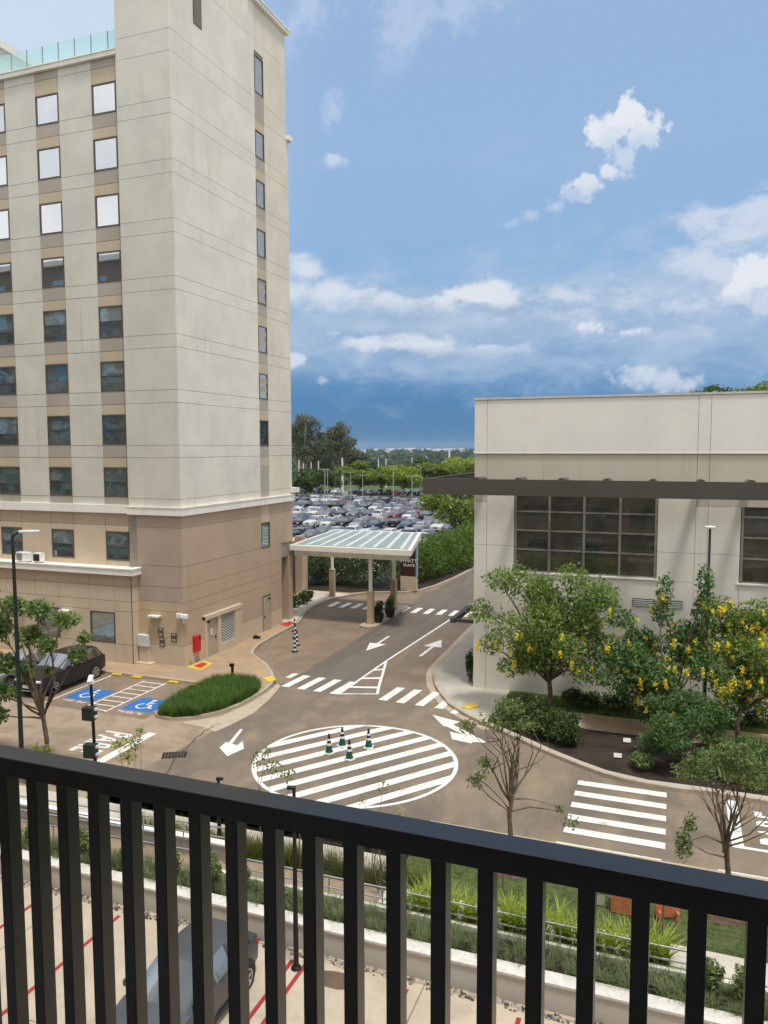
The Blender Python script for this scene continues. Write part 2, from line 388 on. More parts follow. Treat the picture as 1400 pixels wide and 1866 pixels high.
M['render_front'] = plaster('grey_front_render', (0.66, 0.645, 0.57), (0.82, 0.76, 0.64), 0.9, 0.08)  # pale render darkened in colour for the dimmer light on -Y faces
M['taupe'] = plaster('taupe_render', (0.44, 0.395, 0.335), (0.7, 0.66, 0.6), 0.5)
M['ochre'] = plaster('ochre_render', (0.56, 0.475, 0.345), (0.7, 0.66, 0.6), 0.5)
M['brown'] = plaster('brown_render', (0.51, 0.388, 0.282), (0.7, 0.6, 0.5), 0.4)
M['sand'] = plaster('sand_render', (0.55, 0.43, 0.28), (0.75, 0.6, 0.45), 0.5)
M['cream'] = plaster('cream_render', (0.61, 0.50, 0.375), (0.7, 0.6, 0.5), 0.5)
M['pinky'] = plaster('dusty_brown_render', (0.46, 0.365, 0.295), (0.75, 0.66, 0.6), 0.4)
M['groove'] = plain('groove_shadow', (0.32, 0.29, 0.24), 0.9)  # darker core wall seen in the joints between panels
M['white_trim'] = plaster('white_cornice', (0.90, 0.87, 0.80), (0.65, 0.56, 0.45), 0.5)
M['rbwall'] = plaster('off_white_render', (0.80, 0.76, 0.68), (0.66, 0.60, 0.50), 0.85, 0.07)
M['rbtop'] = plaster('light_parapet_render', (0.86, 0.825, 0.755), (0.78, 0.75, 0.68), 0.6, 0.05)
M['rbband'] = plaster('stained_band_render', (0.62, 0.56, 0.465), (0.6, 0.56, 0.5), 0.8, 0.07)
M['bronze'] = plain('bronze_metal', (0.105, 0.096, 0.080), 0.5, 0.2, 0.06, 0.5)
M['brownframe'] = plain('brown_window_frame', (0.12, 0.095, 0.075), 0.45)
M['greyframe'] = plain('grey_window_frame', (0.30, 0.28, 0.25), 0.45, 0.3)
M['black'] = plain('black_paint', (0.010, 0.011, 0.012), 0.45, 0.0, 0.1)
M['rail'] = plain('charcoal_powder_coat', (0.010, 0.0105, 0.011), 0.29, 0.0, 0.10, 12.0, 0.6)
M['pole'] = plain('dark_green_pole', (0.018, 0.03, 0.026), 0.5)
M['bluepole'] = plain('dark_blue_pole', (0.05, 0.06, 0.085), 0.45)
M['greypole'] = plain('galvanised_pole', (0.36, 0.37, 0.37), 0.5, 0.3)
M['whitepole'] = plain('pale_concrete_pole', (0.60, 0.59, 0.55), 0.8)
M['white'] = plain('white_paint', (0.80, 0.80, 0.77), 0.6, 0.0, 0.05)
M['lamp_white'] = plain('white_lamp_housing', (0.82, 0.82, 0.80), 0.35)
M['steel'] = plain('brushed_steel', (0.55, 0.56, 0.57), 0.35, 0.8)
M['red'] = plain('red_enamel', (0.55, 0.02, 0.025), 0.35)
M['yellow'] = plain('yellow_paint', (0.75, 0.52, 0.05), 0.6, 0.0, 0.15, 6)
M['palebox'] = plain('pale_grey_cabinet', (0.62, 0.66, 0.66), 0.45)
M['door'] = plain('beige_metal_door', (0.45, 0.38, 0.28), 0.5)
M['dark'] = plain('dark_void', (0.02, 0.018, 0.016), 0.8)
M['louvre'] = plain('louvre_blade', (0.52, 0.47, 0.40), 0.5)
M['bark'] = plain('grey_brown_bark', (0.17, 0.125, 0.09), 0.9, 0, 0.35, 8)
M['paletrunk'] = plain('pale_bark', (0.30, 0.26, 0.21), 0.9, 0, 0.3, 2)
M['soil'] = paving('dark_soil', (0.022, 0.017, 0.013), (0.045, 0.034, 0.025), (0.07, 0.05, 0.035), 0.8, 0.95, 25)
M['mulch'] = paving('bark_mulch', (0.10, 0.055, 0.035), (0.15, 0.085, 0.055), (0.08, 0.05, 0.035), 0.8, 0.95, 25)
M['asphalt'] = paving('dusty_asphalt', (0.155, 0.130, 0.105), (0.235, 0.188, 0.140), (0.34, 0.265, 0.18), 0.16, 0.85, 40, (1.0, 0.6, 1))
M['lane'] = paving('grey_asphalt_lane', (0.130, 0.113, 0.095), (0.170, 0.144, 0.117), (0.215, 0.175, 0.132), 0.16, 0.85, 40, (2.2, 0.25, 1))
M['tanroad'] = paving('tan_concrete_yard', (0.25, 0.192, 0.138), (0.37, 0.285, 0.205), (0.43, 0.345, 0.25), 0.28, 0.85, 40)
M['rlane'] = paving('brown_concrete_lane', (0.20, 0.155, 0.115), (0.24, 0.19, 0.142), (0.15, 0.12, 0.092), 0.2, 0.85, 40, (1.8, 0.4, 1))
M['pavers'] = paving('brown_pavers', (0.245, 0.185, 0.132), (0.305, 0.232, 0.168), (0.20, 0.152, 0.112), 0.25, 0.85, 30, None, (0.24, 0.12, 0.012, 0.5, 0.75))
M['walk'] = paving('tan_sidewalk', (0.36, 0.265, 0.175), (0.44, 0.315, 0.20), (0.30, 0.225, 0.155), 0.35, 0.85, 40)
M['palewalk'] = paving('pale_concrete', (0.52, 0.48, 0.41), (0.60, 0.56, 0.48), (0.45, 0.41, 0.35), 0.35, 0.85, 40)
M['greywalk'] = paving('grey_concrete', (0.44, 0.41, 0.35), (0.50, 0.465, 0.40), (0.38, 0.35, 0.30), 0.35, 0.85, 40)
M['kerb'] = paving('concrete_kerb', (0.42, 0.35, 0.265), (0.50, 0.42, 0.32), (0.33, 0.27, 0.2), 0.8, 0.85, 40)
M['carpark'] = paving('concrete_slab', (0.50, 0.425, 0.325), (0.58, 0.49, 0.38), (0.40, 0.345, 0.275), 0.35, 0.8, 40, None, (5.3, 4.2, 0.018, 0.0, 0.45))
M['lot'] = paving('far_asphalt', (0.17, 0.165, 0.16), (0.21, 0.20, 0.19), (0.25, 0.235, 0.215), 0.1, 0.9, 6)
M['wallgrey'] = plaster('grey_cement_wall', (0.56, 0.53, 0.48), (0.6, 0.55, 0.5), 0.5)
M['granite'] = paving('granular_coping', (0.62, 0.60, 0.55), (0.74, 0.72, 0.67), (0.5, 0.48, 0.44), 2.0, 0.85, 90)
M['lawnsoil'] = paving('lawn_soil', (0.055, 0.085, 0.018), (0.085, 0.12, 0.026), (0.12, 0.115, 0.05), 0.5, 0.95, 20)
M['land'] = paving('far_land', (0.045, 0.075, 0.03), (0.075, 0.10, 0.04), (0.14, 0.13, 0.07), 0.006, 0.95, 0.3)
M['paint'] = road_paint('white_road_paint', (0.80, 0.785, 0.75), 0.9)
M['paintold'] = road_paint('worn_road_paint', (0.74, 0.71, 0.65), 0.95)
M['bluepaint'] = road_paint('blue_road_paint', (0.025, 0.16, 0.48), 0.4)
M['redpaint'] = road_paint('red_road_paint', (0.50, 0.03, 0.03), 0.5)
M['redline'] = road_paint('dark_red_road_paint', (0.36, 0.025, 0.03), 0.5)
M['yellowpaint'] = road_paint('yellow_road_paint', (0.75, 0.52, 0.06), 0.5)
M['glass_tower'] = reflect_glass('mirror_window_glass', 0.66, (0.92, 0.95, 0.96), (0.012, 0.016, 0.018))
M['glass_low'] = reflect_glass('blue_green_window_glass', 0.30, (0.8, 0.95, 0.98), (0.026, 0.036, 0.038), room=1.6)
M['glass_blind'] = reflect_glass('window_glass_with_blind', 0.22, (0.85, 0.95, 0.97), (0.085, 0.105, 0.108))
M['glass_bronze'] = reflect_glass('bronze_glass', 0.17, (0.74, 0.71, 0.66), (0.020, 0.017, 0.014), room=1.0)
M['glass_stair'] = reflect_glass('grey_stair_glass', 0.45, (0.66, 0.67, 0.66), (0.06, 0.06, 0.06))
M['glass_dark'] = reflect_glass('dark_door_glass', 0.06, (0.7, 0.8, 0.8), (0.008, 0.012, 0.012))
M['carglass'] = reflect_glass('car_glass', 0.05, (0.8, 0.85, 0.88), (0.010, 0.012, 0.014), fk=0.18)
def canopy_glass():
    m, t, b = new_mat('green_canopy_glass')
    tr = t.node('ShaderNodeBsdfTransparent'); tr.inputs[0].default_value = (0.80, 0.90, 0.86, 1)
    n = t.ss(t.noise(t.vmul(obj_co(t), (1.2, .25, 1)), 1.0, 4), .35, .7, .88, 1.08)
    t.put(b.inputs['Base Color'], t.mix(1.0, (0.47, 0.52, 0.485), t.comb(n, n, n), 'MULTIPLY')); b.inputs['Roughness'].default_value = 0.3; b.inputs['Specular IOR Level'].default_value = .3
    mx = t.node('ShaderNodeMixShader'); mx.inputs[0].default_value = 0.62
    t.l.new(tr.outputs[0], mx.inputs[1]); t.l.new(b.outputs[0], mx.inputs[2]); t.l.new(mx.outputs[0], t.n['Material Output'].inputs['Surface'])
    return m
M['canopyglass'] = canopy_glass()
M['carglass_near'] = reflect_glass('near_car_glass', 0.10, (0.85, 0.92, 0.95), (0.012, 0.015, 0.017), fk=0.3, room=.5)
def clear_glass():
    m, t, b = new_mat('aqua_balustrade_glass')
    tr = t.node('ShaderNodeBsdfTransparent'); tr.inputs[0].default_value = (0.88, 1.0, 1.0, 1)
    b.inputs['Base Color'].default_value = (0.66, 0.86, 0.87, 1); b.inputs['Roughness'].default_value = 0.08
    mx = t.node('ShaderNodeMixShader'); mx.inputs[0].default_value = 0.30
    t.l.new(tr.outputs[0], mx.inputs[1]); t.l.new(b.outputs[0], mx.inputs[2]); t.l.new(mx.outputs[0], t.n['Material Output'].inputs['Surface'])
    return m
M['aqua'] = clear_glass()
M['tyre'] = plain('tyre_rubber', (0.018, 0.018, 0.018), 0.8)
M['rim'] = plain('alloy_rim', (0.55, 0.55, 0.56), 0.3, 0.8)
M['chrome'] = plain('chrome_trim', (0.7, 0.7, 0.7), 0.2, 0.9)
M['headlamp'] = plain('lamp_lens', (0.75, 0.77, 0.8), 0.12)
M['taillamp'] = plain('red_lamp_lens', (0.4, 0.01, 0.012), 0.15)
M['leaf_gold'] = leafy('golden_shower_leaves', (0.095, 0.166, 0.044), (0.294, 0.397, 0.111), 0.3)
M['leaf_left'] = leafy('left_tree_leaves', (0.083, 0.145, 0.055), (0.276, 0.366, 0.138), 0.3)
M['leaf_dark'] = leafy('dark_hedge_leaves', (0.034, 0.064, 0.02), (0.105, 0.155, 0.048), 0.2)
M['leaf_feather'] = leafy('olive_feathery_leaves', (0.112, 0.165, 0.062), (0.247, 0.299, 0.127), 0.3)
M['leaf_fern'] = leafy('fern_green_leaves', (0.057, 0.124, 0.049), (0.169, 0.277, 0.097), 0.3)
M['leaf_far'] = leafy('far_tree_leaves', (0.088, 0.14, 0.034), (0.25, 0.32, 0.07), 0.3)
M['leaf_far_bright'] = leafy('bright_far_leaves', (0.135, 0.2, 0.036), (0.36, 0.43, 0.08), 0.35)
M['leaf_euc'] = leafy('grey_green_leaves', (0.083, 0.097, 0.064), (0.198, 0.215, 0.143), 0.2)
M['leaf_bamboo'] = leafy('bamboo_grass_leaves', (0.062, 0.115, 0.024), (0.18, 0.265, 0.058), 0.3)
M['leaf_lime'] = leafy('lime_shrub_leaves', (0.13, 0.17, 0.030), (0.32, 0.35, 0.075), 0.35)
M['leaf_strap'] = leafy('strap_leaves', (0.2, 0.27, 0.035), (0.48, 0.56, 0.11), 0.35)
M['leaf_mondo'] = leafy('mondo_grass_blades', (0.115, 0.15, 0.065), (0.29, 0.335, 0.18), 0.25)
M['leaf_olive'] = leafy('olive_grass_blades', (0.10, 0.115, 0.020), (0.22, 0.24, 0.05), 0.3)
M['grass'] = leafy('lawn_blades', (0.065, 0.115, 0.024), (0.16, 0.22, 0.052), 0.3)
M['bedgrass'] = leafy('bed_grass_blades', (0.045, 0.105, 0.02), (0.16, 0.27, 0.055), 0.3)
M['petal'] = leafy('yellow_petals', (0.82, 0.62, 0.05), (0.93, 0.82, 0.18), 0.35)
M['petal_white'] = leafy('white_petals', (0.7, 0.68, 0.6), (0.85, 0.82, 0.75), 0.3)
M['haze_far'] = M['land']

# ================================================================== SETTING: ground, roads, pavements
def hgt(x, y):
    r_ = sqrt(x * x + y * y)
    if y < 52: return -0.8
    h = -0.8 + 0.72 * min(1, (y - 52) / 6)
    if r_ > 245: h -= 26 * (1 - math.exp(-(r_ - 245) / 320)) 
    if r_ > 1400:
        t_ = min(1, (r_ - 1400) / 4200)
        h += t_ * (13 + 9 * sin(x * 0.0011 + 1.3) * sin(y * 0.0007) + 6 * sin(x * 0.0031 + y * 0.0013))
    return h
xs = [-9000, -6500, -4800, -3600, -2700, -2000, -1500, -1100, -800, -600, -450, -340, -260, -200, -150, -110, -80, -60, -45, -30, -15, 0, 15, 40, 90, 200, 400, 800, 1500, 3000]
ys = [-60, 0, 20, 40, 52, 58, 70, 100, 140, 190, 240, 300, 380, 480, 600, 760, 960, 1200, 1500, 1900, 2400, 3000, 3700, 4500, 5500, 6700, 8000]
g = MB(); g.add([(x, y, hgt(x, y)) for y in ys for x in xs], [(j * len(xs) + i, j * len(xs) + i + 1, (j + 1) * len(xs) + i + 1, (j + 1) * len(xs) + i) for j in range(len(ys) - 1) for i in range(len(xs) - 1)])
struct('ground', g, M['land'])
road = struct('road', MB().rect(-60, 14, 19.9, 96, 0.0), M['asphalt'])
kerbL = [(-22.3, 29.2), (-21.95, 28.84), (-21.2, 28.75), (-20.53, 29.05), (-19.9, 29.75), (-19.55, 30.4), (-19.27, 31.3), (-19.2, 32.2), (-19.2, 33.8), (-19.4, 34.9), (-19.65, 35.6), (-20.31, 36.6),
         (-21.55, 38.09), (-22.83, 39.21), (-23.3, 39.65), (-23.6, 40.23), (-23.85, 40.9), (-24.08, 41.72), (-24.3, 44.0), (-24.4, 46.2), (-24.6, 48.2), (-25.0, 49.6), (-25.6, 51.2), (-25.95, 52.8), (-26.1, 55.6),
         (-25.6, 57.7), (-25.1, 59.1), (-24.3, 60.2), (-23.0, 60.9), (-21.2, 61.6), (-20.3, 63.0), (-19.7, 65.2), (-19.2, 70), (-18.95, 76), (-18.8, 95)]
kerbR = [(-12.6, 95), (-12.6, 60), (-12.55, 50.2), (-12.35, 45), (-12.3, 42.4), (-12.2, 40.7), (-11.95, 39.6), (-11.67, 38.7), (-11.3, 37.7), (-10.84, 36.8), (-9.85, 35.1), (-8.72, 33.9), (-7.16, 32.64),
         (-5.77, 31.66), (-4.49, 30.7), (-3.33, 29.97), (-2.24, 29.35), (-1.4, 29.08), (-0.67, 28.98), (0.45, 28.9), (1.3, 29.05), (3.24, 28.9), (14, 28.8)]
# surface zones of the road
zones = [('road_surface', [(-60, 20.5), (-19.3, 20.5), (-18.6, 27.5), (-18.9, 34.5), (-60, 34.5)], 'tanroad', .004),
         ('road_surface', [(-15.3, 36.5), (-12, 36.5), (-12.2, 95), (-14.4, 95), (-14.7, 57), (-15.35, 41.3)], 'rlane', .004),
         ('road_surface', [(-18.8, 35.5), (-15.7, 34.6), (-15.35, 41.3), (-14.7, 57), (-14.4, 95), (-18.9, 95), (-18.9, 76), (-19.4, 62)], 'lane', .004),
         ('road_surface', [(-19.3, 35.3), (-18.85, 35.5), (-19.2, 56), (-19.8, 61.5), (-24, 60), (-26.2, 55.6), (-24.4, 46), (-23.6, 40)], 'pavers', .006),
         ('road_surface', [(-46, 28.45), (-22.4, 28.45), (-22.4, 33.7), (-46, 33.7)], 'pavers', .008)]
for nm, poly, mt, z in zones: struct(nm, MB().sheet(poly, z), M[mt], road)
# pavements with kerbs
side = struct('pavement', MB().prism([(-46, 33.75), (-22.3, 33.75)] + kerbL + [(-60, 95), (-60, 33.75)], -0.7, 0.13), M['walk'])
def kerb(name, path, parent, wd=0.16, z0=-0.1, z1=0.145):
    mb = MB()
    for i in range(len(path) - 1):
        a, b = Vector(path[i]), Vector(path[i + 1]); d = (b - a).normalized(); n = Vector((-d.y, d.x)) * wd / 2
        e = d * 0.02
        mb.prism([tuple(a - e + n), tuple(b + e + n), tuple(b + e - n), tuple(a - e - n)], z0, z1 + 0.0006 * (i % 2))
    ob = mb.build(name, M['kerb'], parent); return ob
kerb('kerb', [(-46, 33.75), (-22.3, 33.75)] + kerbL, side)
struct('pale_paving', MB().sheet([(-30.5, 47.8), (-24.75, 47.8), (-25.1, 49.4), (-25.7, 51.2), (-26.1, 52.8), (-26.2, 55.6), (-25.75, 57.7), (-25.2, 59.0), (-30.5, 59.6)], 0.135), M['palewalk'], side)
struct('planting_soil', MB().sheet([(-60, 59.6), (-25.4, 59.6), (-24.4, 60.5), (-23.0, 61.2), (-21.4, 61.9), (-20.5, 63.2), (-19.95, 65.2), (-19.45, 70), (-19.2, 76), (-19.1, 90), (-60, 90)], 0.135), M['soil'], side)
rside = struct('pavement', MB().prism(kerbR + [(14, 95)], -0.7, 0.13), M['greywalk'])
kerb('kerb', kerbR, rside)
struct('gutter', MB().line([(x - 0.28, y - 0.1) for x, y in kerbR[1:13]], 0.34, 0.010), M['kerb'], road)
struct('planting_soil', MB().sheet([(-7.6, 33.35), (-7.0, 32.85), (-5.65, 31.9), (-4.38, 30.95), (-3.22, 30.2), (-2.15, 29.6), (-0.67, 29.25), (1.3, 29.3), (14, 29.2), (14, 33.6), (-3.4, 33.75), (-4, 34.3), (-7.6, 34.3)], 0.135), M['soil'], rside)
struct('lawn_bed', MB().sheet([(-7.5, 35.75), (14, 35.75), (14, 37.9), (-7.5, 37.9)], 0.137), M['lawnsoil'], rside)
struct('footpath', MB().sheet([(-3.6, 33.8), (14, 33.8), (14, 35.7), (-3.6, 35.7)], 0.139), M['walk'], rside)
# island of the drop-off
isl = []
for k in range(9):
    a = pi + pi * k / 8; isl.append((-19.55 + 0.62 * cos(a), 49.1 + 0.75 * sin(a)))
isl += [(-18.95, 51), (-19.0, 55.6)]
for k in range(5):
    a = pi * k / 4; isl.append((-19.6 + 0.55 * cos(a), 56.0 + 0.4 * sin(a)))
isl += [(-20.2, 55.6), (-20.2, 51)]
island = struct('traffic_island', MB().prism(isl, -0.1, 0.13), M['kerb'])
# car park below the balcony, side walls and banks
park = struct('car_park', MB().rect(-46, 14, 1.0, 16.95, -0.5), M['carpark'])
mb = MB()
for x in (-14.0, -11.32, -8.68, -8.3, -5.65, -2.98, -0.33, 2.3, -16.65, -19.3): mb.rect(x - .055, x + .055, 11.3, 16.5, -0.495)
struct('bay_lines', mb, M['redline'], park)
struct('oil_stain', MB().sheet([(-7.35 + .55 * cos(a) * (1 + .25 * sin(3 * a)), 16.2 + .3 * sin(a)) for a in [2 * pi * k / 14 for k in range(14)]], -0.4945), plain('oil_stain', (0.14, 0.10, 0.07), 0.5), park)
verge = struct('terrace', MB().prism([(-7.2, 17.2), (14, 17.2), (14, 23.3), (-7.2, 23.3)], -0.79, 0.09), M['lawnsoil'])
struct('planting_soil', MB().rect(-7.2, 14, 17.2, 18.3, 0.094), M['soil'], verge)
struct('footpath', MB().prism([(-7.2, 18.62), (14, 18.62), (14, 19.5), (-7.2, 19.5)], 0.05, 0.12), M['palewalk'], verge)
kerb('kerb', [(-7.2, 23.38), (14, 23.38)], verge)
low = struct('terrace', MB().prism([(-46, 17.2), (-7.21, 17.2), (-7.21, 23.3), (-46, 23.3)], -0.79, -0.02), M['tanroad'])
struct('planting_soil', MB().rect(-46, -7.21, 17.2, 18.3, 0.0), M['soil'], low)
struct('footpath', MB().prism([(-46, 20.1), (-7.25, 20.1), (-7.25, 20.95), (-46, 20.95)], -0.1, 0.10), M['palewalk'], low)
struct('lawn_bed', MB().rect(-17, -7.25, 19.45, 20.05, 0.03), M['lawnsoil'], low)
struct('lawn_bed', MB().rect(-46, -7.25, 21.0, 23.2, 0.0), M['lawnsoil'], low)
# far parking ground
lotp = struct('parking_ground', MB().sheet([(-150, 84), (-14, 84), (-14, 120), (10, 235), (-190, 235)], 0.02), M['lot'])
struct('grass_strip', MB().sheet([(-150, 176), (-20, 176), (-20, 186), (-150, 186)], 0.06), M['lawnsoil'], lotp)
struct('grass_strip', MB().sheet([(-150, 205), (-20, 205), (-10, 232), (-150, 232)], 0.06), M['lawnsoil'], lotp)
mb = MB()
for y in (96, 112, 128, 144, 160):
    for x in np.arange(-100, -16, 2.6): mb.rect(x - .06, x + .06, y - 5, y + 5, 0.026)
struct('bay_lines', mb, M['paintold'], lotp)

# ------------------------------------------------------------------ road markings
def mark(name, mb, mt='paint'): return struct(name, mb, M[mt], road)
CX, CY, CR = -11.5, 27.35, 3.95
mb = MB(); mb.line([(CX + CR * cos(a), CY + CR * sin(a)) for a in [2 * pi * k / 72 for k in range(73)]], 0.16, 0.012)
th = R(53.5); dv = Vector((cos(th), sin(th))); nv = Vector((-dv.y, dv.x))
for k in range(8):
    o = -3.3 + k * 0.945; lo, hi = o - .212, o + .212
    q = []
    for e in (lo, hi):
        h = sqrt(max(0.02, (CR - .06) ** 2 - e * e)); q.append((e, h))
    pts = [Vector((CX, CY)) + nv * q[0][0] - dv * q[0][1], Vector((CX, CY)) + nv * q[0][0] + dv * q[0][1], Vector((CX, CY)) + nv * q[1][0] + dv * q[1][1], Vector((CX, CY)) + nv * q[1][0] - dv * q[1][1]]
    mb.sheet([tuple(p) for p in pts], 0.014)
mark('roundabout_marking', mb)
mb = MB()
for i, x in enumerate((-18.88, -17.93, -16.98, -16.04, -13.37, -12.44, -11.44, -10.46)):
    x0 = x + 0.06; mb.sheet([(x0 - .04, 34.95 - .07 * i), (x0 + .4, 34.93 - .07 * i), (x0 + .62, 37.12 - .06 * i), (x0 + .18, 37.12 - .06 * i)], 0.014)
mb.sheet([(-9.55, 34.02), (-9.2, 34.0), (-9.1, 35.0), (-9.4, 35.0)], 0.014); mb.sheet([(-19.35, 36.4), (-19.05, 36.4), (-19.0, 37.3), (-19.35, 37.2)], 0.014)
mark('zebra_crossing', mb)
mb = MB()
mb.line([(-15.52, 34.83), (-15.40, 41.3)], 0.14, 0.013); mb.line([(-13.7, 35.45), (-14.15, 36.9), (-14.7, 38.9), (-15.40, 41.3)], 0.14, 0.015); mb.line([(-15.58, 34.8), (-13.66, 35.5)], 0.14, 0.017)
for y in (36.1, 37.7, 39.3):
    xr = -13.85 - (y + .35 - 35.9) * 0.285; mb.sheet([(-15.45, y - .2), (xr, y + .2), (xr - .05, y + .5), (-15.45, y + .1)], 0.019)
mb.line([(-15.40, 41.2), (-15.05, 49), (-14.7, 57), (-14.5, 66), (-14.35, 94)], 0.14, 0.021)
mark('lane_divider', mb)
mb = MB()
for i in range(12):
    x = -25.2 + i * 0.98; mb.sheet([(x, 54.3), (x + .45, 54.3), (x + .45, 56.2), (x, 56.2)], 0.013)
mark('zebra_crossing', mb)
def arrow(pts, z=0.014): mark('lane_arrow', MB().sheet(pts, z))
arrow([(-17.22, 46.9), (-17.38, 46.9), (-17.38, 44.9), (-17.85, 44.9), (-17.35, 43.0), (-16.75, 44.9), (-17.22, 44.9)])
arrow([(-13.97, 42.9), (-13.78, 42.9), (-13.72, 45.3), (-13.25, 45.3), (-13.8, 47.2), (-14.4, 45.3), (-13.92, 45.3)])
arrow([gp(*p) for p in ((438, 1329), (443, 1330), (423, 1356), (432, 1359), (442, 1351), (445, 1365), (414, 1379), (400, 1363), (412, 1353), (417, 1354))])
arrow([gp(*p) for p in ((788, 1303), (838, 1316), (826, 1321), (887, 1353), (876, 1355), (815, 1325), (808, 1324))])
arrow([gp(*p) for p in ((820, 1334), (846, 1340), (858, 1340), (884, 1354), (861, 1353), (860, 1356), (824, 1348))], 0.018)
mb = MB()
for i in range(5): mb.rect(-3.08, 0.0, 24.45 + i * 0.94, 24.85 + i * 0.94, 0.014)
mark('zebra_crossing', mb)
mark('edge_line', MB().rect(-3.2, -0.1, 23.62, 23.78, 0.014).rect(1.45, 14, 23.62, 23.78, 0.014))
mark('stop_line', MB().rect(1.93, 2.28, 25.3, 28.75, 0.014)); mark('edge_line', MB().rect(2.28, 14, 25.3, 25.46, 0.014))
mark('stop_line', MB().rect(-21.15, -20.72, 22.6, 27.15, 0.014))
def to_mesh(ob):
    bpy.context.view_layer.update()
    me = bpy.data.meshes.new_from_object(ob.evaluated_get(bpy.context.evaluated_depsgraph_get()))
    n = bpy.data.objects.new(ob.name, me); COL.objects.link(n); n.parent = ob.parent
    n.location, n.rotation_euler, n.scale = ob.location, ob.rotation_euler, ob.scale
    nm = ob.name; bpy.data.objects.remove(ob); n.name = nm; return n
def road_word(txt, loc, rz, sx, sy):
    cu = bpy.data.curves.new('road_word', 'FONT'); cu.body = txt; cu.size = 1.0; cu.offset = 0.018; cu.space_character = 1.08
    ob = bpy.data.objects.new('road_word', cu); COL.objects.link(ob); ob.parent = road
    ob.location = loc; ob.rotation_euler = (0, 0, rz); ob.scale = (sx, sy, 1); cu.materials.append(M['paint']); return to_mesh(ob)
road_word('PARE', (-22.95, 26.75, 0.014), -pi / 2, 1.0, 2.0)
road_word('PARE', (4.1, 25.75, 0.014), pi / 2, 1.0, 1.9)
# parking bays by the tower
mb = MB()
for x in (-28.42, -31.2, -33.9, -36.6, -39.3): mb.rect(x - .05, x + .05, 28.5, 33.5, 0.016)
mb.line([(-24.75, 28.6), (-24.75, 33.3)], 0.09, 0.016).line([(-26.1, 28.6), (-26.1, 33.3)], 0.09, 0.016)
for k in range(8):
    y = 28.65 + k * 0.62; mb.line([(-26.1, y + .12), (-24.75, y + .12)], 0.09, 0.018)
mark('bay_lines', mb, 'paint')
def wheelchair(x0, x1, y0, y1):
    sq = mark('disabled_bay_square', MB().rect(x0, x1, y0, y1, 0.014), 'bluepaint')
    cx, cy = (x0 + x1) / 2, (y0 + y1) / 2; s = (y1 - y0) * 0.52; mb = MB()
    T = lambda u, v: (cx + u * s, cy + v * s)        # symbol upright for a driver coming in
    mb.line([T(-.06 + .36 * cos(a), -.22 + .36 * sin(a)) for a in [R(115) + R(270) * k / 20 for k in range(21)]], 0.085, 0.019)
    mb.sheet([T(-.02 + .12 * cos(2 * pi * k / 14), .70 + .12 * sin(2 * pi * k / 14)) for k in range(14)], 0.019)
    mb.line([T(-.02, .55), T(-.02, .0), T(.30, .0), T(.46, -.45), T(.62, -.40)], 0.10, 0.021); mb.line([T(-.02, .28), T(.28, .28)], 0.085, 0.023)
    mb.build('wheelchair_symbol', M['paint'], road)
wheelchair(-28.1, -26.35, 29.65, 31.35); wheelchair(-24.4, -22.65, 29.25, 31.0)
rs = MB(); 
for i in range(14):
    for (bx, by) in ((-27.9, 29.2), (-24.3, 28.8)):
        random.seed(i * 7 + int(bx)); rs.rect(bx + i * .1, bx + i * .1 + .06, by + random.random() * .2, by + .12 + random.random() * .22, 0.016)
mark('worn_paint', rs, 'paintold')
def ksq(poly, z, mt, name='painted_square'): struct(name, MB().sheet(poly, z), M[mt], side)
ksq([gp(*p, .13) for p in ((342, 1216), (371, 1204), (388, 1209), (368, 1221))], 0.138, 'yellowpaint'); ksq([gp(*p, .13) for p in ((352, 1214), (370, 1207), (379, 1210), (366, 1218))], 0.143, 'redpaint')
ksq([gp(*p, .13) for p in ((511, 1138), (528, 1132), (537, 1135), (524, 1142))], 0.140, 'redpaint')
# grates
def grate(c, sx, sy, rz, par, z, lab):
    mb = MB(); mb.obox((c[0], c[1], z), sx, sy, 0.012, rz, 0)
    for k in range(7):
        u = (k - 3) * sx / 8; mb.obox((c[0] + u * cos(rz), c[1] + u * sin(rz), z + .01), sx / 22, sy * .84, 0.012, rz, 1)
    o = mb.build('drain_grate', [M['dark'], plain('cast_iron', (0.11, 0.085, 0.06), 0.7)]); tag(o, lab, 'drain grate'); return o
grate(gp(318, 1376), 0.95, 0.6, 0.5, road, 0.010, 'rusty iron drain grate sunk in the cracked yard left of the striped circle')
cr = MB()
random.seed(3)
for seg in ([(298, 1416), (309, 1403), (315, 1392), (316, 1386), (318, 1380)], [(330, 1372), (340, 1366), (346, 1356), (353, 1352), (357, 1345), (364, 1340), (371, 1333), (380, 1329), (389, 1323), (402, 1318)]):
    pts = [gp(a + random.uniform(-2, 2), b) for a, b in seg]; cr.line(pts, 0.05, 0.0125)
M['tar'] = plain('old_tar', (0.07, .058, .048), .8)
mark('tar_seam', cr, 'tar')
M['cement'] = road_paint('cement_smear', (0.50, 0.42, 0.32), 1.0)
mark('cement_smear', MB().sheet([gp(*p) for p in ((330, 1317), (400, 1306), (452, 1284), (486, 1264), (505, 1246), (512, 1250), (490, 1276), (462, 1300), (420, 1322), (392, 1334), (372, 1326))], 0.0115), 'cement')

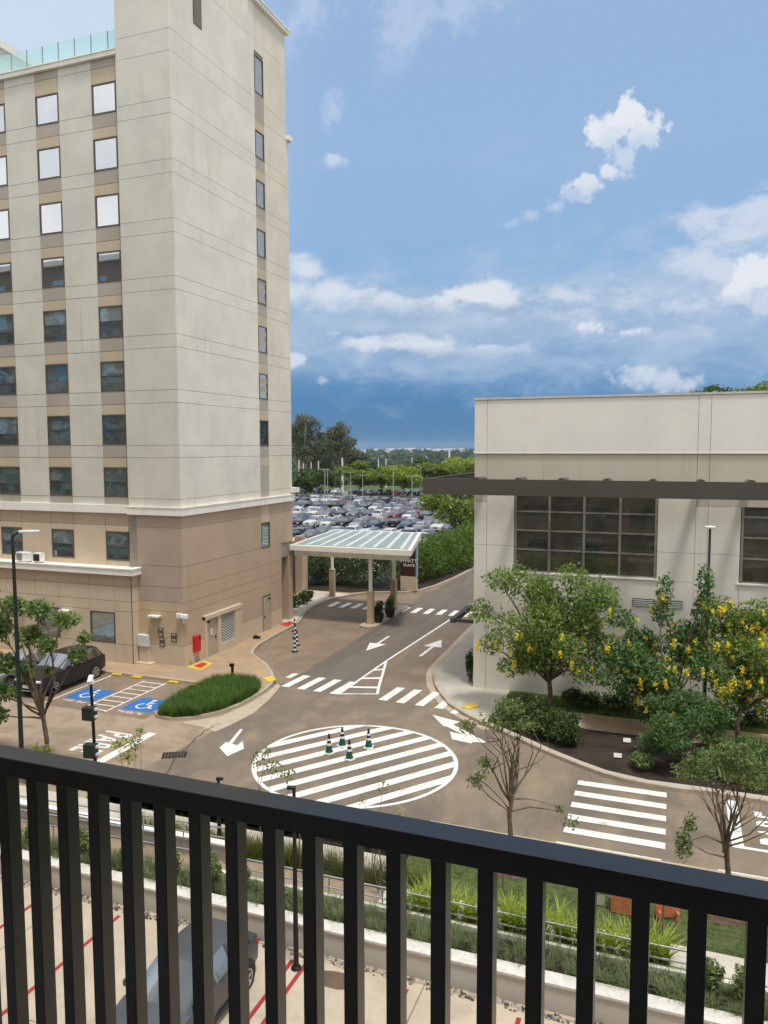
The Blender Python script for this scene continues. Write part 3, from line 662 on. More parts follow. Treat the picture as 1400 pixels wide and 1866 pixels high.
# ================================================================== FOLIAGE KIT
def leaves(rng, centers, radii, n, size, up=0.35, aspect=0.5, shell=0.45, sizevar=0.5):
    """n folded leaf blades spread through ellipsoidal clumps"""
    centers = np.asarray(centers, float); radii = np.asarray(radii, float)
    wgt = (radii ** 2).mean(axis=1); wgt /= wgt.sum()
    idx = rng.choice(len(centers), n, p=wgt)
    d = rng.normal(size=(n, 3)); d /= np.linalg.norm(d, axis=1)[:, None]
    rr = shell + (1 - shell) * rng.random(n) ** 0.6; rr *= rng.uniform(0.8, 1.12, n)
    c = centers[idx] + d * radii[idx] * rr[:, None]
    a = d + rng.normal(size=(n, 3)) * 0.9; a[:, 2] += rng.normal(0, 0.3, n) - 0.2; a /= np.linalg.norm(a, axis=1)[:, None]
    nn = rng.normal(size=(n, 3)); nn[:, 2] += up * 3; s = np.cross(a, nn); s /= np.linalg.norm(s, axis=1)[:, None] + 1e-9
    L = size * rng.uniform(1 - sizevar, 1 + sizevar, n)
    up_ = np.cross(s, a)
    p0 = c - a * (L / 2)[:, None]; p2 = c + a * (L / 2)[:, None]
    w_ = (L * aspect / 2)[:, None]; lift = up_ * (L * 0.12)[:, None]
    p1 = c + s * w_ + lift; p3 = c - s * w_ + lift
    V = np.stack([p0, p1, p2, p3], 1).reshape(-1, 3)
    return V
def quads(V): return np.arange(len(V)).reshape(-1, 4)
def blades(rng, base, n_per, L, wd, lean, arch=0.5, seg=3):
    """arching grass blades from base points"""
    base = np.asarray(base, float); B = np.repeat(base, n_per, 0); n = len(B)
    B[:, :2] += rng.normal(0, 0.04, (n, 2))
    ang = rng.uniform(0, 2 * pi, n); ln = L * rng.uniform(0.6, 1.15, n); le = lean * rng.uniform(0.3, 1.3, n)
    dx_, dy_ = np.cos(ang), np.sin(ang); px_, py_ = -dy_, dx_
    V = []; F = []
    for k in range(seg + 1):
        t_ = k / seg; ho = le * ln * (t_ ** 1.6); ht = ln * (t_ - arch * le * t_ ** 2.4)
        wd_ = wd * (1 - t_ * 0.92) / 2
        cx_ = B[:, 0] + dx_ * ho; cy_ = B[:, 1] + dy_ * ho; cz_ = B[:, 2] + ht
        V.append(np.stack([cx_ - px_ * wd_, cy_ - py_ * wd_, cz_], 1)); V.append(np.stack([cx_ + px_ * wd_, cy_ + py_ * wd_, cz_], 1))
    V = np.stack(V, 1); m_ = V.shape[1]; V = V.reshape(-1, 3)
    o = np.arange(n) * m_
    for k in range(seg): F.append(np.stack([o + 2 * k, o + 2 * k + 1, o + 2 * k + 3, o + 2 * k + 2], 1))
    return V, np.concatenate(F)
def limb(mb, a, b, r0, r1, rng, bend=0.12, n=6, seg=5):
    a = np.array(a, float); b = np.array(b, float); L = np.linalg.norm(b - a); off = rng.normal(0, bend * L, 3); off[2] = abs(off[2]) * 0.6
    pts = [a + (b - a) * t_ + off * sin(pi * t_) + rng.normal(0, 0.015 * L, 3) * (0 < t_ < 1) for t_ in np.linspace(0, 1, seg)]
    mb.tube(pts, list(np.linspace(r0, r1, seg)), n); return pts
def make_tree(name, label, base, fork, clumps, n, size, mat, bark='bark', r0=0.12, group=None, cat='tree', aspect=0.5, twigs=2, blossom=None, seed=0, shell=0.45, stems=1, z0=0.1, up=.35):
    """clumps: (dx, dy, z, rx, ry, rz) round the base; fork: height of the first fork"""
    rng = np.random.default_rng(seed + 11); x, y = base
    t_ = thing(name, label, cat, (x, y, z0), group)
    mb = MB(); top = np.array([x + rng.normal(0, .1), y + rng.normal(0, .1), z0 + fork])
    limb(mb, (x, y, z0 - .1), top, r0, r0 * .72, rng, 0.05, 8)
    C_ = np.array([(x + q[0], y + q[1], z0 + q[2]) for q in clumps]); Rr = np.array([q[3:6] for q in clumps])
    for c_, r_ in zip(C_, Rr):
        pts = limb(mb, top - (0, 0, rng.uniform(0, .25) * fork), c_, r0 * .5, r0 * .14, rng, 0.10, 5)
        for k in range(twigs):
            d = rng.normal(size=3); d /= np.linalg.norm(d); limb(mb, pts[3], c_ + d * r_ * .85, r0 * .16, r0 * .05, rng, 0.1, 4, 4)
    mb.build('trunk', M[bark], t_)
    V = leaves(rng, C_, Rr, n, size, up, aspect, shell); np_mesh('crown', V, quads(V), M[mat], t_)
    if blossom:
        nb, spread, (zlo, zhi), bm, per = blossom
        cl = []
        for k in range(nb):
            i = rng.integers(len(C_)); d = rng.normal(size=3); d[1] -= 1.1; d /= np.linalg.norm(d)
            p = C_[i] + d * Rr[i] * rng.uniform(.9, 1.08)
            if zlo < p[2] < zhi: cl.append(p)
        if cl:
            cl = np.array(cl); rad = np.stack([rng.uniform(.07, .14, len(cl)), rng.uniform(.07, .14, len(cl)), rng.uniform(.14, .32, len(cl))], 1)
            V = leaves(rng, cl, rad, per * len(cl), 0.10, 0.2, 0.7, 0.1); np_mesh('blossoms', V, quads(V), M[bm], t_)
    return t_
def crown(rng, n, R3, z, jit=0.75, rs=(0.35, 0.5)):
    """n clumps filling an ellipsoid of radii R3 centred at height z"""
    out = []
    for k in range(n):
        d = rng.normal(size=3); d /= np.linalg.norm(d); f_ = rng.uniform(.35, jit) if k else 0
        r_ = rng.uniform(*rs)
        out.append((d[0] * R3[0] * f_, d[1] * R3[1] * f_, z + d[2] * R3[2] * f_, R3[0] * r_, R3[1] * r_, R3[2] * r_))
    return out
def shrub(name, label, base, radii, n, size, mat, group=None, seed=0, z0=0.12, cat='shrub', aspect=0.5, k=7, stem=True, up=.35):
    rng = np.random.default_rng(seed + 77); x, y = base; rx, ry, rz = radii
    t_ = thing(name, label, cat, (x, y, z0), group)
    if stem:
        mb = MB()
        for j in range(4): limb(mb, (x + rng.normal(0, .06), y + rng.normal(0, .06), z0 - .05), (x + rng.normal(0, rx * .4), y + rng.normal(0, ry * .4), z0 + rz * 1.1), .03, .01, rng, .1, 5)
        mb.build('stem', M['bark'], t_)
    C_ = [(x, y, z0 + rz * .9)]; Q = [(rx * .8, ry * .8, rz * .85)]
    for j in range(k):
        a = rng.uniform(0, 2 * pi); f_ = rng.uniform(.3, .65); C_.append((x + rx * f_ * cos(a), y + ry * f_ * sin(a), z0 + rz * rng.uniform(.55, 1.35))); q = rng.uniform(.32, .5); Q.append((rx * q, ry * q, rz * q))
    V = leaves(rng, C_, Q, n, size, up, aspect, .55); V[:, 2] = np.maximum(V[:, 2], z0 + .01)
    np_mesh('foliage', V, quads(V), M[mat], t_); return t_

# ================================================================== HOTEL TOWER (left)
X0, Y0, YE, FY, LX = -25.43, 35.97, 49.2, 36.27, -28.93
tower = thing('hotel_tower', 'tall pale hotel tower with a brown base and a glass balustrade on its lower roof', 'building', (X0, Y0, 0))
GZ = [34.27, 33.16, 30.76, 30.0, 27.66, 26.95, 24.59, 23.87, 21.57, 20.87, 18.49, 17.79, 15.50, 14.79, 12.48, 11.79, 9.50]
CZ0, CZ1 = 8.59, 9.06            # white cornice
G2 = [7.90, 5.74, 4.55, 3.71, 3.16, 1.26]
gap = 0.010
# +X face, upper: panels between grooves, window strip between y 44.75 and 45.9
wl = MB(); SY0, SY1 = 44.75, 45.92
lv = [40.6] + [37.8] + GZ + [CZ1]
for a, b in zip(lv[:-1], lv[1:]):
    wl.box(X0 - .06, X0, Y0, SY0 - gap, b + gap, a - gap, 0); wl.box(X0 - .06, X0, SY1 + gap, 48.9 if a > 33.2 else YE, b + gap, a - gap, 1)
    wl.box(LX, X0 - .06, Y0, Y0 + .06, b + gap, a - gap, 9)          # -Y face of the corner block
for a, b in zip([CZ0] + G2, G2 + [0.1]):
    top = b >= 3.1
    wl.box(X0 - .06, X0, Y0, SY0 - gap, b + gap, a - gap, 2 if b > 1 else 4); 
    if b > 4.6: wl.box(X0 - .06, X0, SY1 + gap, YE, b + gap, a - gap, 2)
    else: wl.box(X0 - .06, X0, SY1 + gap, 47.5, b + gap, a - gap, 2 if b > 1 else 4)
    wl.box(LX + .5, X0 - .06, Y0, Y0 + .06, b + gap, a - gap, 6 if b > 3.5 else (3 if b > 1.0 else 4))
core = MB()
core.box(LX, X0 - .055, Y0 + .055, 47.49, 0.05, 40.6, 0); core.box(LX, X0 - .055, 47.49, YE - .03, 4.72, 33.0, 0); core.box(LX, X0 - .055, 47.49, 48.88, 33.0, 40.6, 0)
core.build('core_wall', M['groove'], tower)
# strip on the stairs side
strip = []
winz = [(37.15, 34.78), (33.3 - .9 + .0, 30.9)]
wl.box(X0 - .06, X0 - .012, SY0 + gap, SY1 - gap, 37.2, 40.6, 1)
stair = [(36.95, 34.75)] + [(GZ[i] - .52, GZ[i + 1] + .0) for i in (3, 5, 7, 9, 11, 13, 15)]
stair = [(36.95, 34.7), (29.35, 27.7), (26.3, 24.6), (23.2, 21.6), (20.2, 18.5), (17.15, 15.5), (14.12, 12.45), (11.15, 9.55), (7.40, 5.72)]
stair.insert(1, (32.4, 30.75))
for i in range(len(stair)):
    zt, zb = stair[i]
    nxt = stair[i + 1][0] if i + 1 < len(stair) else None
    if i < 8:
        mid = zb - .72 if i else zb - 1.7
        wl.box(X0 - .06, X0 - .012, SY0 + gap, SY1 - gap, mid, zb, 5); wl.box(X0 - .06, X0 - .012, SY0 + gap, SY1 - gap, nxt, mid - .012, 7)
wl.box(X0 - .06, X0 - .012, SY0 + gap, SY1 - gap, CZ1, 9.55, 5); wl.box(X0 - .06, X0 - .012, SY0 + gap, SY1 - gap, 7.40, CZ0, 8)
for a, b in zip([5.72, 4.55, 3.71], [4.55, 3.71, 2.50]): wl.box(X0 - .06, X0 - .012, SY0 + gap, SY1 - gap, b + gap, a - gap, 2)
# window facade on the left, upper part
FX = [(-30.86, -29.22), (-34.86, -33.2), (-38.80, -37.14), (-42.8, -41.1)]
roofz = 33.62
def fac_strip(xa, xb, za, zb, m): wl.box(xa + .012, xb - .012, FY, FY + .06, za + .012, zb - .012, m)
FZ = [33.16] + GZ[2:]
for ci, (wx0, wx1) in enumerate(FX):
    left = FX[ci + 1][1] if ci + 1 < len(FX) else wx0 - 2.2
    for a, b in zip([roofz] + FZ, FZ + [CZ1]): fac_strip(left, wx0, b, a, 9)
    if ci == 0: wl.box(wx1 + .012, LX, FY, FY + .06, CZ1, roofz, 1)
wins = []        # (row top, row bottom)
rows = [(32.35, 30.72)] + [(GZ[i + 1] - .57, GZ[i + 2] + .05) for i in range(2, 15, 2)]
for (wx0, wx1) in FX:
    fac_strip(wx0, wx1, 33.16, roofz, 5); fac_strip(wx0, wx1, 32.35, 33.16, 7)
    for r_, (zt, zb) in enumerate(rows):
        gu, gl = (30.76, 30.0) if r_ == 0 else (GZ[2 * r_ + 2], GZ[2 * r_ + 3] if 2 * r_ + 3 < len(GZ) else CZ1)
        fac_strip(wx0, wx1, gl, zb, 5)
        if r_ < len(rows) - 1: fac_strip(wx0, wx1, rows[r_ + 1][0], gl, 7)
# third floor facade and the ground floor bay
for ci, (wx0, wx1) in enumerate(FX):
    left = FX[ci + 1][1] if ci + 1 < len(FX) else wx0 - 2.2
    fac_strip(left, wx0, 7.9, CZ0, 2); fac_strip(wx0, wx1, 7.9, CZ0, 2); fac_strip(left, wx0, 5.2, 7.9, 8); fac_strip(wx0, wx1, 7.53, 7.9, 8); fac_strip(wx0, wx1, 5.2, 5.86, 8)
    if ci == 0: wl.box(wx1 + .012, LX + .5, FY, FY + .06, 5.2, CZ0, 2)
BY, BX = 35.40, -28.44
bay = [(-31.42, -29.67), (-35.40, -33.66), (-39.4, -37.65), (-43.3, -41.6)]
for ci, (wx0, wx1) in enumerate(bay):
    left = bay[ci + 1][1] if ci + 1 < len(bay) else wx0 - 2
    def bs(xa, xb, za, zb, m): wl.box(xa + .012, xb - .012, BY, BY + .06, za + .012, zb - .012, m)
    for xa, xb in ((left, wx0), (wx0, wx1)):
        bs(xa, xb, 4.52, 5.2, 2); bs(xa, xb, 3.68, 4.52, 8); 
        if xa == left: bs(xa, xb, 3.1, 3.68, 8); bs(xa, xb, 1.2, 3.1, 8); bs(xa, xb, .1, 1.2, 4)
        else: bs(xa, xb, 3.0, 3.68, 8); bs(xa, xb, .1, 1.24, 4)
    if ci == 0:
        for za, zb, m_ in ((4.52, 5.2, 2), (3.68, 4.52, 8), (3.1, 3.68, 8), (1.2, 3.1, 8), (.1, 1.2, 4)):
            bs(wx1, BX, za, zb, m_); wl.box(BX - .06, BX, BY + .0, Y0 + .02, za + .012, zb - .012, m_)
core2 = MB(); core2.box(-46, LX + .02, FY + .055, 50, 0.05, roofz, 0); core2.box(-46, BX - .055, BY + .055, FY + .02, .05, 5.2, 0); core2.build('core_wall', M['groove'], tower)
wl.build('wall', [M['render'], M['render2'], M['brown'], M['sand'], M['cream'], M['taupe'], M['pinky'], M['ochre'], M['cream'], M['render_front']], tower)
# cornices
cn = MB()
cn.box(LX - .02, X0 + .16, Y0 - .16, Y0 + .1, CZ0, CZ1 - .06); cn.box(X0 - .1, X0 + .16, Y0 + .1, YE + .12, CZ0, CZ1 - .06); cn.box(LX, X0 + .19, Y0 - .19, YE + .15, CZ1 - .06, CZ1)
cn.build('cornice', M['white_trim'], tower)
MB().box(-46, LX - .025, FY - .16, FY + .1, CZ0 + .02, CZ1 + .02).build('cornice', M['white_trim'], tower)
lc = MB(); lc.box(-46, BX + .22, BY - .22, Y0 - .165, 5.2, 5.52); lc.box(-46, BX + .22, Y0 - .165, FY, 5.2, 5.53); lc.box(BX - .2, BX + .26, BY - .26, Y0 - .01, 5.53, 5.60); lc.box(-46, BX - .2, BY - .26, BY - .08, 5.53, 5.60)
lc.build('ledge', M['white_trim'], tower)
MB().box(-46, LX - .01, FY - .2, FY + .9, roofz, roofz + .24).box(-46, LX - .01, FY - .26, FY + .9, roofz + .24, roofz + .30).build('roof_coping', M['white_trim'], tower)
rc = MB(); rc.box(X0 - .3, X0 + .22, 44.0, 49.15, 40.05, 40.28); rc.box(X0 - .3, X0 + .28, 44.0, 49.2, 40.28, 40.36); rc.build('roof_coping', M['white_trim'], tower)
MB().box(X0 - .3, X0 + .22, 48.9, YE + .28, 33.2, 33.5).build('roof_coping', M['white_trim'], tower)
# windows: frame + pane(s)
def win_front(x0, x1, z0, z1, y, split=None, mats=('glass_tower',), fw=.075):
    f = MB(); f.box(x0, x0 + fw, y - .02, y + .09, z0, z1); f.box(x1 - fw, x1, y - .02, y + .09, z0, z1)
    f.box(x0 + fw, x1 - fw, y - .02, y + .09, z0, z0 + fw); f.box(x0 + fw, x1 - fw, y - .02, y + .09, z1 - fw, z1)
    if split: zs = z0 + (z1 - z0) * split; f.box(x0 + fw, x1 - fw, y - .01, y + .08, zs - .02, zs + .02)
    fr = f.build('window', M['brownframe'], tower)
    if split:
        MB().box(x0 + fw, x1 - fw, y + .028, y + .036, z0 + fw, zs - .02).build('pane', M[mats[0]], fr); MB().box(x0 + fw, x1 - fw, y + .028, y + .036, zs + .02, z1 - fw).build('pane', M[mats[1]], fr)
    else: MB().box(x0 + fw, x1 - fw, y + .028, y + .036, z0 + fw, z1 - fw).build('pane', M[mats[0]], fr)
random.seed(4)
for ci, (wx0, wx1) in enumerate(FX[:3]):
    for r_, (zt, zb) in enumerate(rows):
        if r_ < 4: win_front(wx0, wx1, zb, zt, FY, None, ('glass_tower',))
        elif (ci, r_) in ((1, 5), (1, 3)): win_front(wx0, wx1, zb, zt, FY, None, ('glass_low',))
        else: win_front(wx0, wx1, zb, zt, FY, .52 if ci != 2 else .4, ('glass_low', 'glass_blind' if (ci + r_) % 3 else 'glass_low'))
    win_front(wx0, wx1, 5.86, 7.53, FY, .5, ('glass_low', 'glass_blind'))
for (wx0, wx1) in bay[:3]: win_front(wx0, wx1, 1.24, 3.0, BY, None, ('glass_low',))
def win_side(y0, y1, z0, z1, x, mat, fw=.06, bars=()):
    f = MB(); f.box(x - .09, x + .01, y0, y0 + fw, z0, z1); f.box(x - .09, x + .01, y1 - fw, y1, z0, z1); f.box(x - .09, x + .01, y0 + fw, y1 - fw, z0, z0 + fw); f.box(x - .09, x + .01, y0 + fw, y1 - fw, z1 - fw, z1)
    fr = f.build('window', M['brownframe'], tower)
    MB().box(x - .045, x - .037, y0 + fw, y1 - fw, z0 + fw, z1 - fw).build('pane', M[mat], fr)
    for a, b in bars: MB().box(x - .037, x - .03, y0 + fw, y1 - fw, z0 + (z1 - z0) * a, z0 + (z1 - z0) * b).build('blind', M['taupe'], fr)  # flat taupe bands laid across the pane
for i, (zt, zb) in enumerate(stair):
    if i == 8: MB().box(X0 - .06, X0 - .02, SY0 + .03, SY1 - .03, zb, zt).build('blind_panel', M['taupe'], tower); continue
    win_side(SY0 + .03, SY1 - .03, zb, zt, X0, 'glass_stair' if i < 7 else ('glass_dark' if i == 7 else 'glass_low'), bars=[(.06, .24), (.46, .66), (.8, .94)] if i == 4 else ([(.3, .48), (.62, .82)] if i in (5, 6) else ()))
# grille high on the corner block
gr = MB(); gr.box(X0 - .02, X0 + .012, 38.15, 38.97, 35.55, 38.4, 0)
for k in range(24): gr.box(X0 + .012, X0 + .03, 38.2, 38.92, 35.62 + k * .115, 35.62 + k * .115 + .05, 1)
gr.build('vent_grille', [M['dark'], M['taupe']], tower)
# door niche at the foot
nb = MB(); nb.box(X0, X0 + .20, 37.75, 37.95, .13, 2.55); nb.box(X0, X0 + .20, 41.55, 41.8, .13, 2.55); nb.box(X0, X0 + .20, 39.15, 39.42, .13, 2.38); nb.box(X0, X0 + .24, 37.75, 41.85, 2.38, 2.62); nb.box(X0, X0 + .20, 39.42, 41.55, .13, .62); nb.box(X0, X0 + .20, 41.05, 41.55, .62, 2.38)
nb.build('door_surround', M['cream'], tower)
dr = MB().box(X0, X0 + .07, 38.0, 39.12, .14, 2.28).build('door', M['door'], tower); MB().box(X0 + .07, X0 + .12, 38.92, 39.02, 1.1, 1.22).build('handle', M['dark'], dr); MB().box(X0 + .07, X0 + .11, 38.08, 38.4, 2.14, 2.22).build('door_closer', M['dark'], dr); MB().box(X0 + .07, X0 + .085, 38.45, 38.7, 1.35, 1.75).build('notice', M['palebox'], dr)
lo = MB(); lo.box(X0, X0 + .03, 39.42, 41.05, .62, 2.38, 1)
for k in range(17): lo.obox((X0 + .09, 40.235, .68 + k * .1), .10, 1.63, .018, 0, 0)
lo.build('louvre', [M['white'], M['dark']], tower)
d2 = MB().box(X0 - .02, X0 + .02, 44.85, 45.8, .14, 2.35).build('door', M['door'], tower); MB().box(X0 + .02, X0 + .07, 44.92, 45.0, 1.05, 1.15).build('handle', M['dark'], d2); MB().box(X0 + .02, X0 + .06, 45.45, 45.75, 2.2, 2.28).build('door_closer', M['dark'], d2)
# lobby side behind the canopy
lb = MB(); lb.box(X0 - .75, X0 - .03, 48.55, YE - .02, .13, 4.72, 0); lb.box(-46, -29.6, YE, 60, .13, 4.6, 0); lb.box(-29.6, -28.9, 53.3, 53.9, .13, 5.0, 0); lb.box(-29.6, -28.9, 57.6, 58.1, .13, 5.0, 0); lb.build('lobby_wall', M['brown'], tower)
en = MB().box(X0 - .62, X0 - .55, 47.52, 48.55, .14, 4.72).build('entrance_glass', M['glass_dark'], tower)
MB().box(-29.58, -29.52, 50, 57.5, .14, 4.2).build('entrance_glass', M['glass_dark'], tower)
MB().box(X0 - .55, X0 - .5, 47.9, 47.94, .9, 1.7).build('handle', M['steel'], en)
MB().box(X0 - .05, X0 + .35, 48.95, YE + .45, 9.18, 9.52).build('lamp_box', M['white'], tower)
# roof balustrade of aqua glass and the white-capped plant room
gb = MB()
for k in range(14):
    x = LX - .1 - k * 1.16; gb.box(x - 1.12, x, FY + .62, FY + .635, roofz + .3, 35.38)
gb.build('glass_balustrade', M['aqua'], tower)
for k in range(15): x = LX - .08 - k * 1.16; MB().box(x - .02, x + .02, FY + .60, FY + .655, roofz + .3, 35.40).build('balustrade_post', M['greypole'], tower)
pr = MB(); pr.box(-47, -39.1, 37.3, 41.5, roofz + .3, 36.55); pr.build('plant_room', plaster('pale_green_render', (0.66, 0.72, 0.66), (0.7, .7, .65), .4), tower); MB().box(-47, -38.95, 37.2, 41.7, 36.55, 36.97).build('roof_coping', M['white_trim'], tower)
# ---- fittings on the tower
def wall_lamp(x, z, y, lab):
    t_ = thing('wall_lamp', lab, 'wall lamp', (x, y, z), 'wall lamps along the tower base')
    h = MB(); h.box(x - .36, x + .36, y - .36, y - .02, z, z + .11); h.build('lamp_housing', M['lamp_white'], t_, bevel=.02); MB().box(x - .32, x + .32, y - .34, y - .06, z - .02, z).build('diffuser', M['white'], t_); MB().box(x - .12, x + .12, y - .02, y, z - .03, z + .14).build('bracket', M['greypole'], t_)
wall_lamp(-27.27, 2.84, Y0, 'white wall lamp above the two dark plaques on the yellowish tower wall'); wall_lamp(-33.05, 2.86, BY, 'white wall lamp between the two ground floor windows of the tower'); wall_lamp(-36.45, 2.9, BY, 'white wall lamp behind the tall lamp post, farthest left on the tower')
def ac(x, w_, lab, two):
    t_ = thing('air_conditioner', lab, 'air conditioner', (x, 35.75, 5.53), 'air conditioners on the ledge'); MB().box(x, x + w_, 35.62, 35.98, 5.58, 6.12).build('casing', M['lamp_white'], t_, bevel=.02)
    MB().box(x + .06, x + w_ * (.5 if two else .86), 35.605, 35.62, 5.64, 6.05).build('fan_grille', plain('grille_grey', (0.22, .21, .19), .6) if two else M['dark'], t_); MB().box(x + .05, x + .15, 35.65, 35.95, 5.53, 5.58).box(x + w_ - .15, x + w_ - .05, 35.65, 35.95, 5.53, 5.58).build('foot', M['dark'], t_)
ac(-37.05, .95, 'wide white air conditioner on the white ledge under the lamp head', True); ac(-35.75, .58, 'small air conditioner with a black front standing on the white ledge', False)
t_ = thing('utility_cabinet', 'pale grey meter cabinet on a stained stone base against the tower', 'cabinet', (-28.05, Y0, .13)); MB().box(-28.42, -27.7, Y0 - .28, Y0 - .0, 1.1, 1.78).build('casing', M['palebox'], t_, bevel=.03); MB().box(-28.35, -27.76, Y0 - .2, Y0, .13, 1.1).box(-28.5, -27.4, Y0 - .42, Y0, .13, .2).build('base', M['cream'], t_)
def plaque(x, z, sx, sz, y, lab, n):
    t_ = thing('wall_plaque', lab, 'plaque', (x, y, z), 'dark plaques on the tower wall'); MB().box(x - sx, x + sx, y - .04, y - .0, z - sz, z + sz).build('panel', M['brownframe'], t_)
    for k in range(n): MB().box(x - sx * .6, x + sx * .6, y - .05, y - .04, z + sz * (.62 - 1.24 * k / max(1, n - 1)) - .05, z + sz * (.62 - 1.24 * k / max(1, n - 1)) + .05).build('panel_face', M['taupe'], t_)
plaque(-26.97, 1.98, .17, .24, Y0, 'dark wall plaque directly under the wall lamp, upper of two', 2); plaque(-26.9, 1.42, .17, .26, Y0, 'dark wall plaque on the plinth, lower of two', 2); plaque(-26.1, 1.74, .18, .24, Y0, 'single dark square plaque nearest the tower corner', 2)
t_ = thing('floodlight', 'white twin floodlight on the corner of the brown tower base', 'floodlight', (X0, Y0, 3.0)); MB().box(X0 - .32, X0 + .02, Y0 - .30, Y0 - .08, 2.92, 3.18).build('lamp_housing', M['lamp_white'], t_, bevel=.03); MB().box(X0 + .0, X0 + .26, Y0 - .2, Y0 + .06, 2.86, 3.12).build('lamp_housing', M['lamp_white'], t_, bevel=.03); MB().box(X0 - .04, X0 + .05, Y0 - .08, Y0, 2.6, 3.0).build('bracket', M['white'], t_)
t_ = thing('hydrant_box', 'red metal fire hose box on the tower wall above the painted square', 'hydrant box', (X0, 37.0, .7)); MB().box(X0, X0 + .22, 36.75, 37.28, .74, 1.68).build('casing', M['red'], t_, bevel=.02); MB().box(X0 + .24, X0 + .255, 37.1, 37.2, 1.45, 1.6).build('window', M['dark'], t_)
for y in (36.4, 37.05): tag(MB().box(X0, X0 + .05, y, y + .22, .2, .42).build('wall_vent', M['taupe']), 'small grey vent low on the tower wall, %s the red hose box' % ('left of' if y < 37 else 'under'), 'vent', 'low wall vents')
tag(MB().obox((-24.9, 43.0, .2), .45, .25, .14, .3).obox((-24.95, 43.0, .3), .2, .18, .08, .3).build('garden_light', M['dark']), 'small dark floor light on the tan pavement at the tower foot', 'floor light')

# ================================================================== DROP-OFF CANOPY
can = thing('entrance_canopy', 'white entrance canopy with a green glass roof on brown footed columns', 'canopy', (-21, 52, 0))
def column(x, y, lab=None):
    hd = MB(); hd.box(x - .20, x + .20, y - .20, y + .20, .1, 2.35, 0); hd.box(x - .215, x + .215, y - .215, y + .215, 2.35, 2.42, 0)
    c_ = hd.build('column', M['brown'], can); MB().tube([(x, y, 2.42), (x, y, 4.95)], .135, 14).build('shaft', M['white_trim'], c_)
for x, y in ((-19.58, 49.45), (-19.7, 54.5), (-26.16, 57.54)): column(x, y)
def can_x(x, y): return x - .235 * (y - 48.8) * (x + 25.4) / 9.05       # the free end is cut askew
def can_z(y): return .045 * (y - 48.8)                                     # and the glass climbs to the back
def can_slab(mb, x0, x1, y0, y1, z0, z1, m=0):
    P_ = [(can_x(x0, y0), y0), (can_x(x1, y0), y0), (can_x(x1, y1), y1), (can_x(x0, y1), y1)]
    mb.add([(x, y, z0 + can_z(y)) for x, y in P_] + [(x, y, z1 + can_z(y)) for x, y in P_], [(3, 2, 1, 0), (4, 5, 6, 7), (0, 1, 5, 4), (1, 2, 6, 5), (2, 3, 7, 6), (3, 0, 4, 7)], m)
bm = MB(); can_slab(bm, -25.38, -16.35, 48.6, 48.85, 5.14, 5.50); can_slab(bm, -16.6, -16.35, 48.85, 56.2, 5.14, 5.54); can_slab(bm, -25.38, -16.6, 56.0, 56.2, 5.14, 5.52)
bm.build('fascia', M['white_trim'], can)
b2 = MB(); b2.box(-25.38, -16.75, 49.3, 49.6, 4.68, 5.10); b2.box(-25.38, -18.3, 54.35, 54.65, 4.8, 5.25); b2.box(-19.75, -19.45, 49.6, 55.9, 4.85, 5.12)
b2.build('beam', M['white_trim'], can)
rb = MB()
for k in range(9):
    x = -25.2 + k * 1.0; r2 = MB(); can_slab(r2, x, x + .16, 48.86, 55.95, 5.16, 5.48); r2.build('rafter', M['white_trim'], can); can_slab(rb, x - .05, x + .24, 48.9, 55.95, 5.522, 5.545)
gl = MB(); can_slab(gl, -25.35, -16.62, 48.9, 55.95, 5.50, 5.52); gl.build('glass_roof', M['canopyglass'], can)
rb.build('glazing_bar', plain('milky_glazing_bar', (.60, .65, .62), .4), can)
# ---- sign
sg = thing('totem_sign', 'dark maroon totem sign with white lettering on a stone plinth', 'sign', (-21.1, 62.3, .13))
MB().box(-21.85, -20.45, 62.15, 62.6, .13, 1.35).build('plinth', M['cream'], sg)
pn = MB().box(-21.8, -20.5, 62.2, 62.55, 1.35, 5.3).build('sign_panel', plain('maroon_panel', (0.055, 0.022, 0.022), .4), sg)
MB().box(-20.5, -20.40, 62.2, 62.55, 1.35, 5.3).build('side_trim', plain('blue_edge', (0.25, .33, .45), .4), sg)
def text(txt, loc, size, rot, mat, parent, ext=.012, name='lettering', align='CENTER', offs=.0, spacing=1.0):
    cu = bpy.data.curves.new(name, 'FONT'); cu.body = txt; cu.size = size; cu.extrude = ext; cu.align_x = align; cu.offset = offs; cu.space_character = spacing
    ob = bpy.data.objects.new(name, cu); COL.objects.link(ob); ob.parent = parent; o = WL.get(parent.name, Vector((0, 0, 0)))
    ob.location = Vector(loc) - o; ob.rotation_euler = rot; cu.materials.append(mat); return to_mesh(ob)
text('HYATT', (-21.10, 62.185, 2.56), .40, (pi / 2, 0, 0), M['white'], pn, offs=.008, spacing=1.25); text('PLACE', (-21.10, 62.185, 2.22), .29, (pi / 2, 0, 0), M['white'], pn, offs=.008, spacing=1.25)
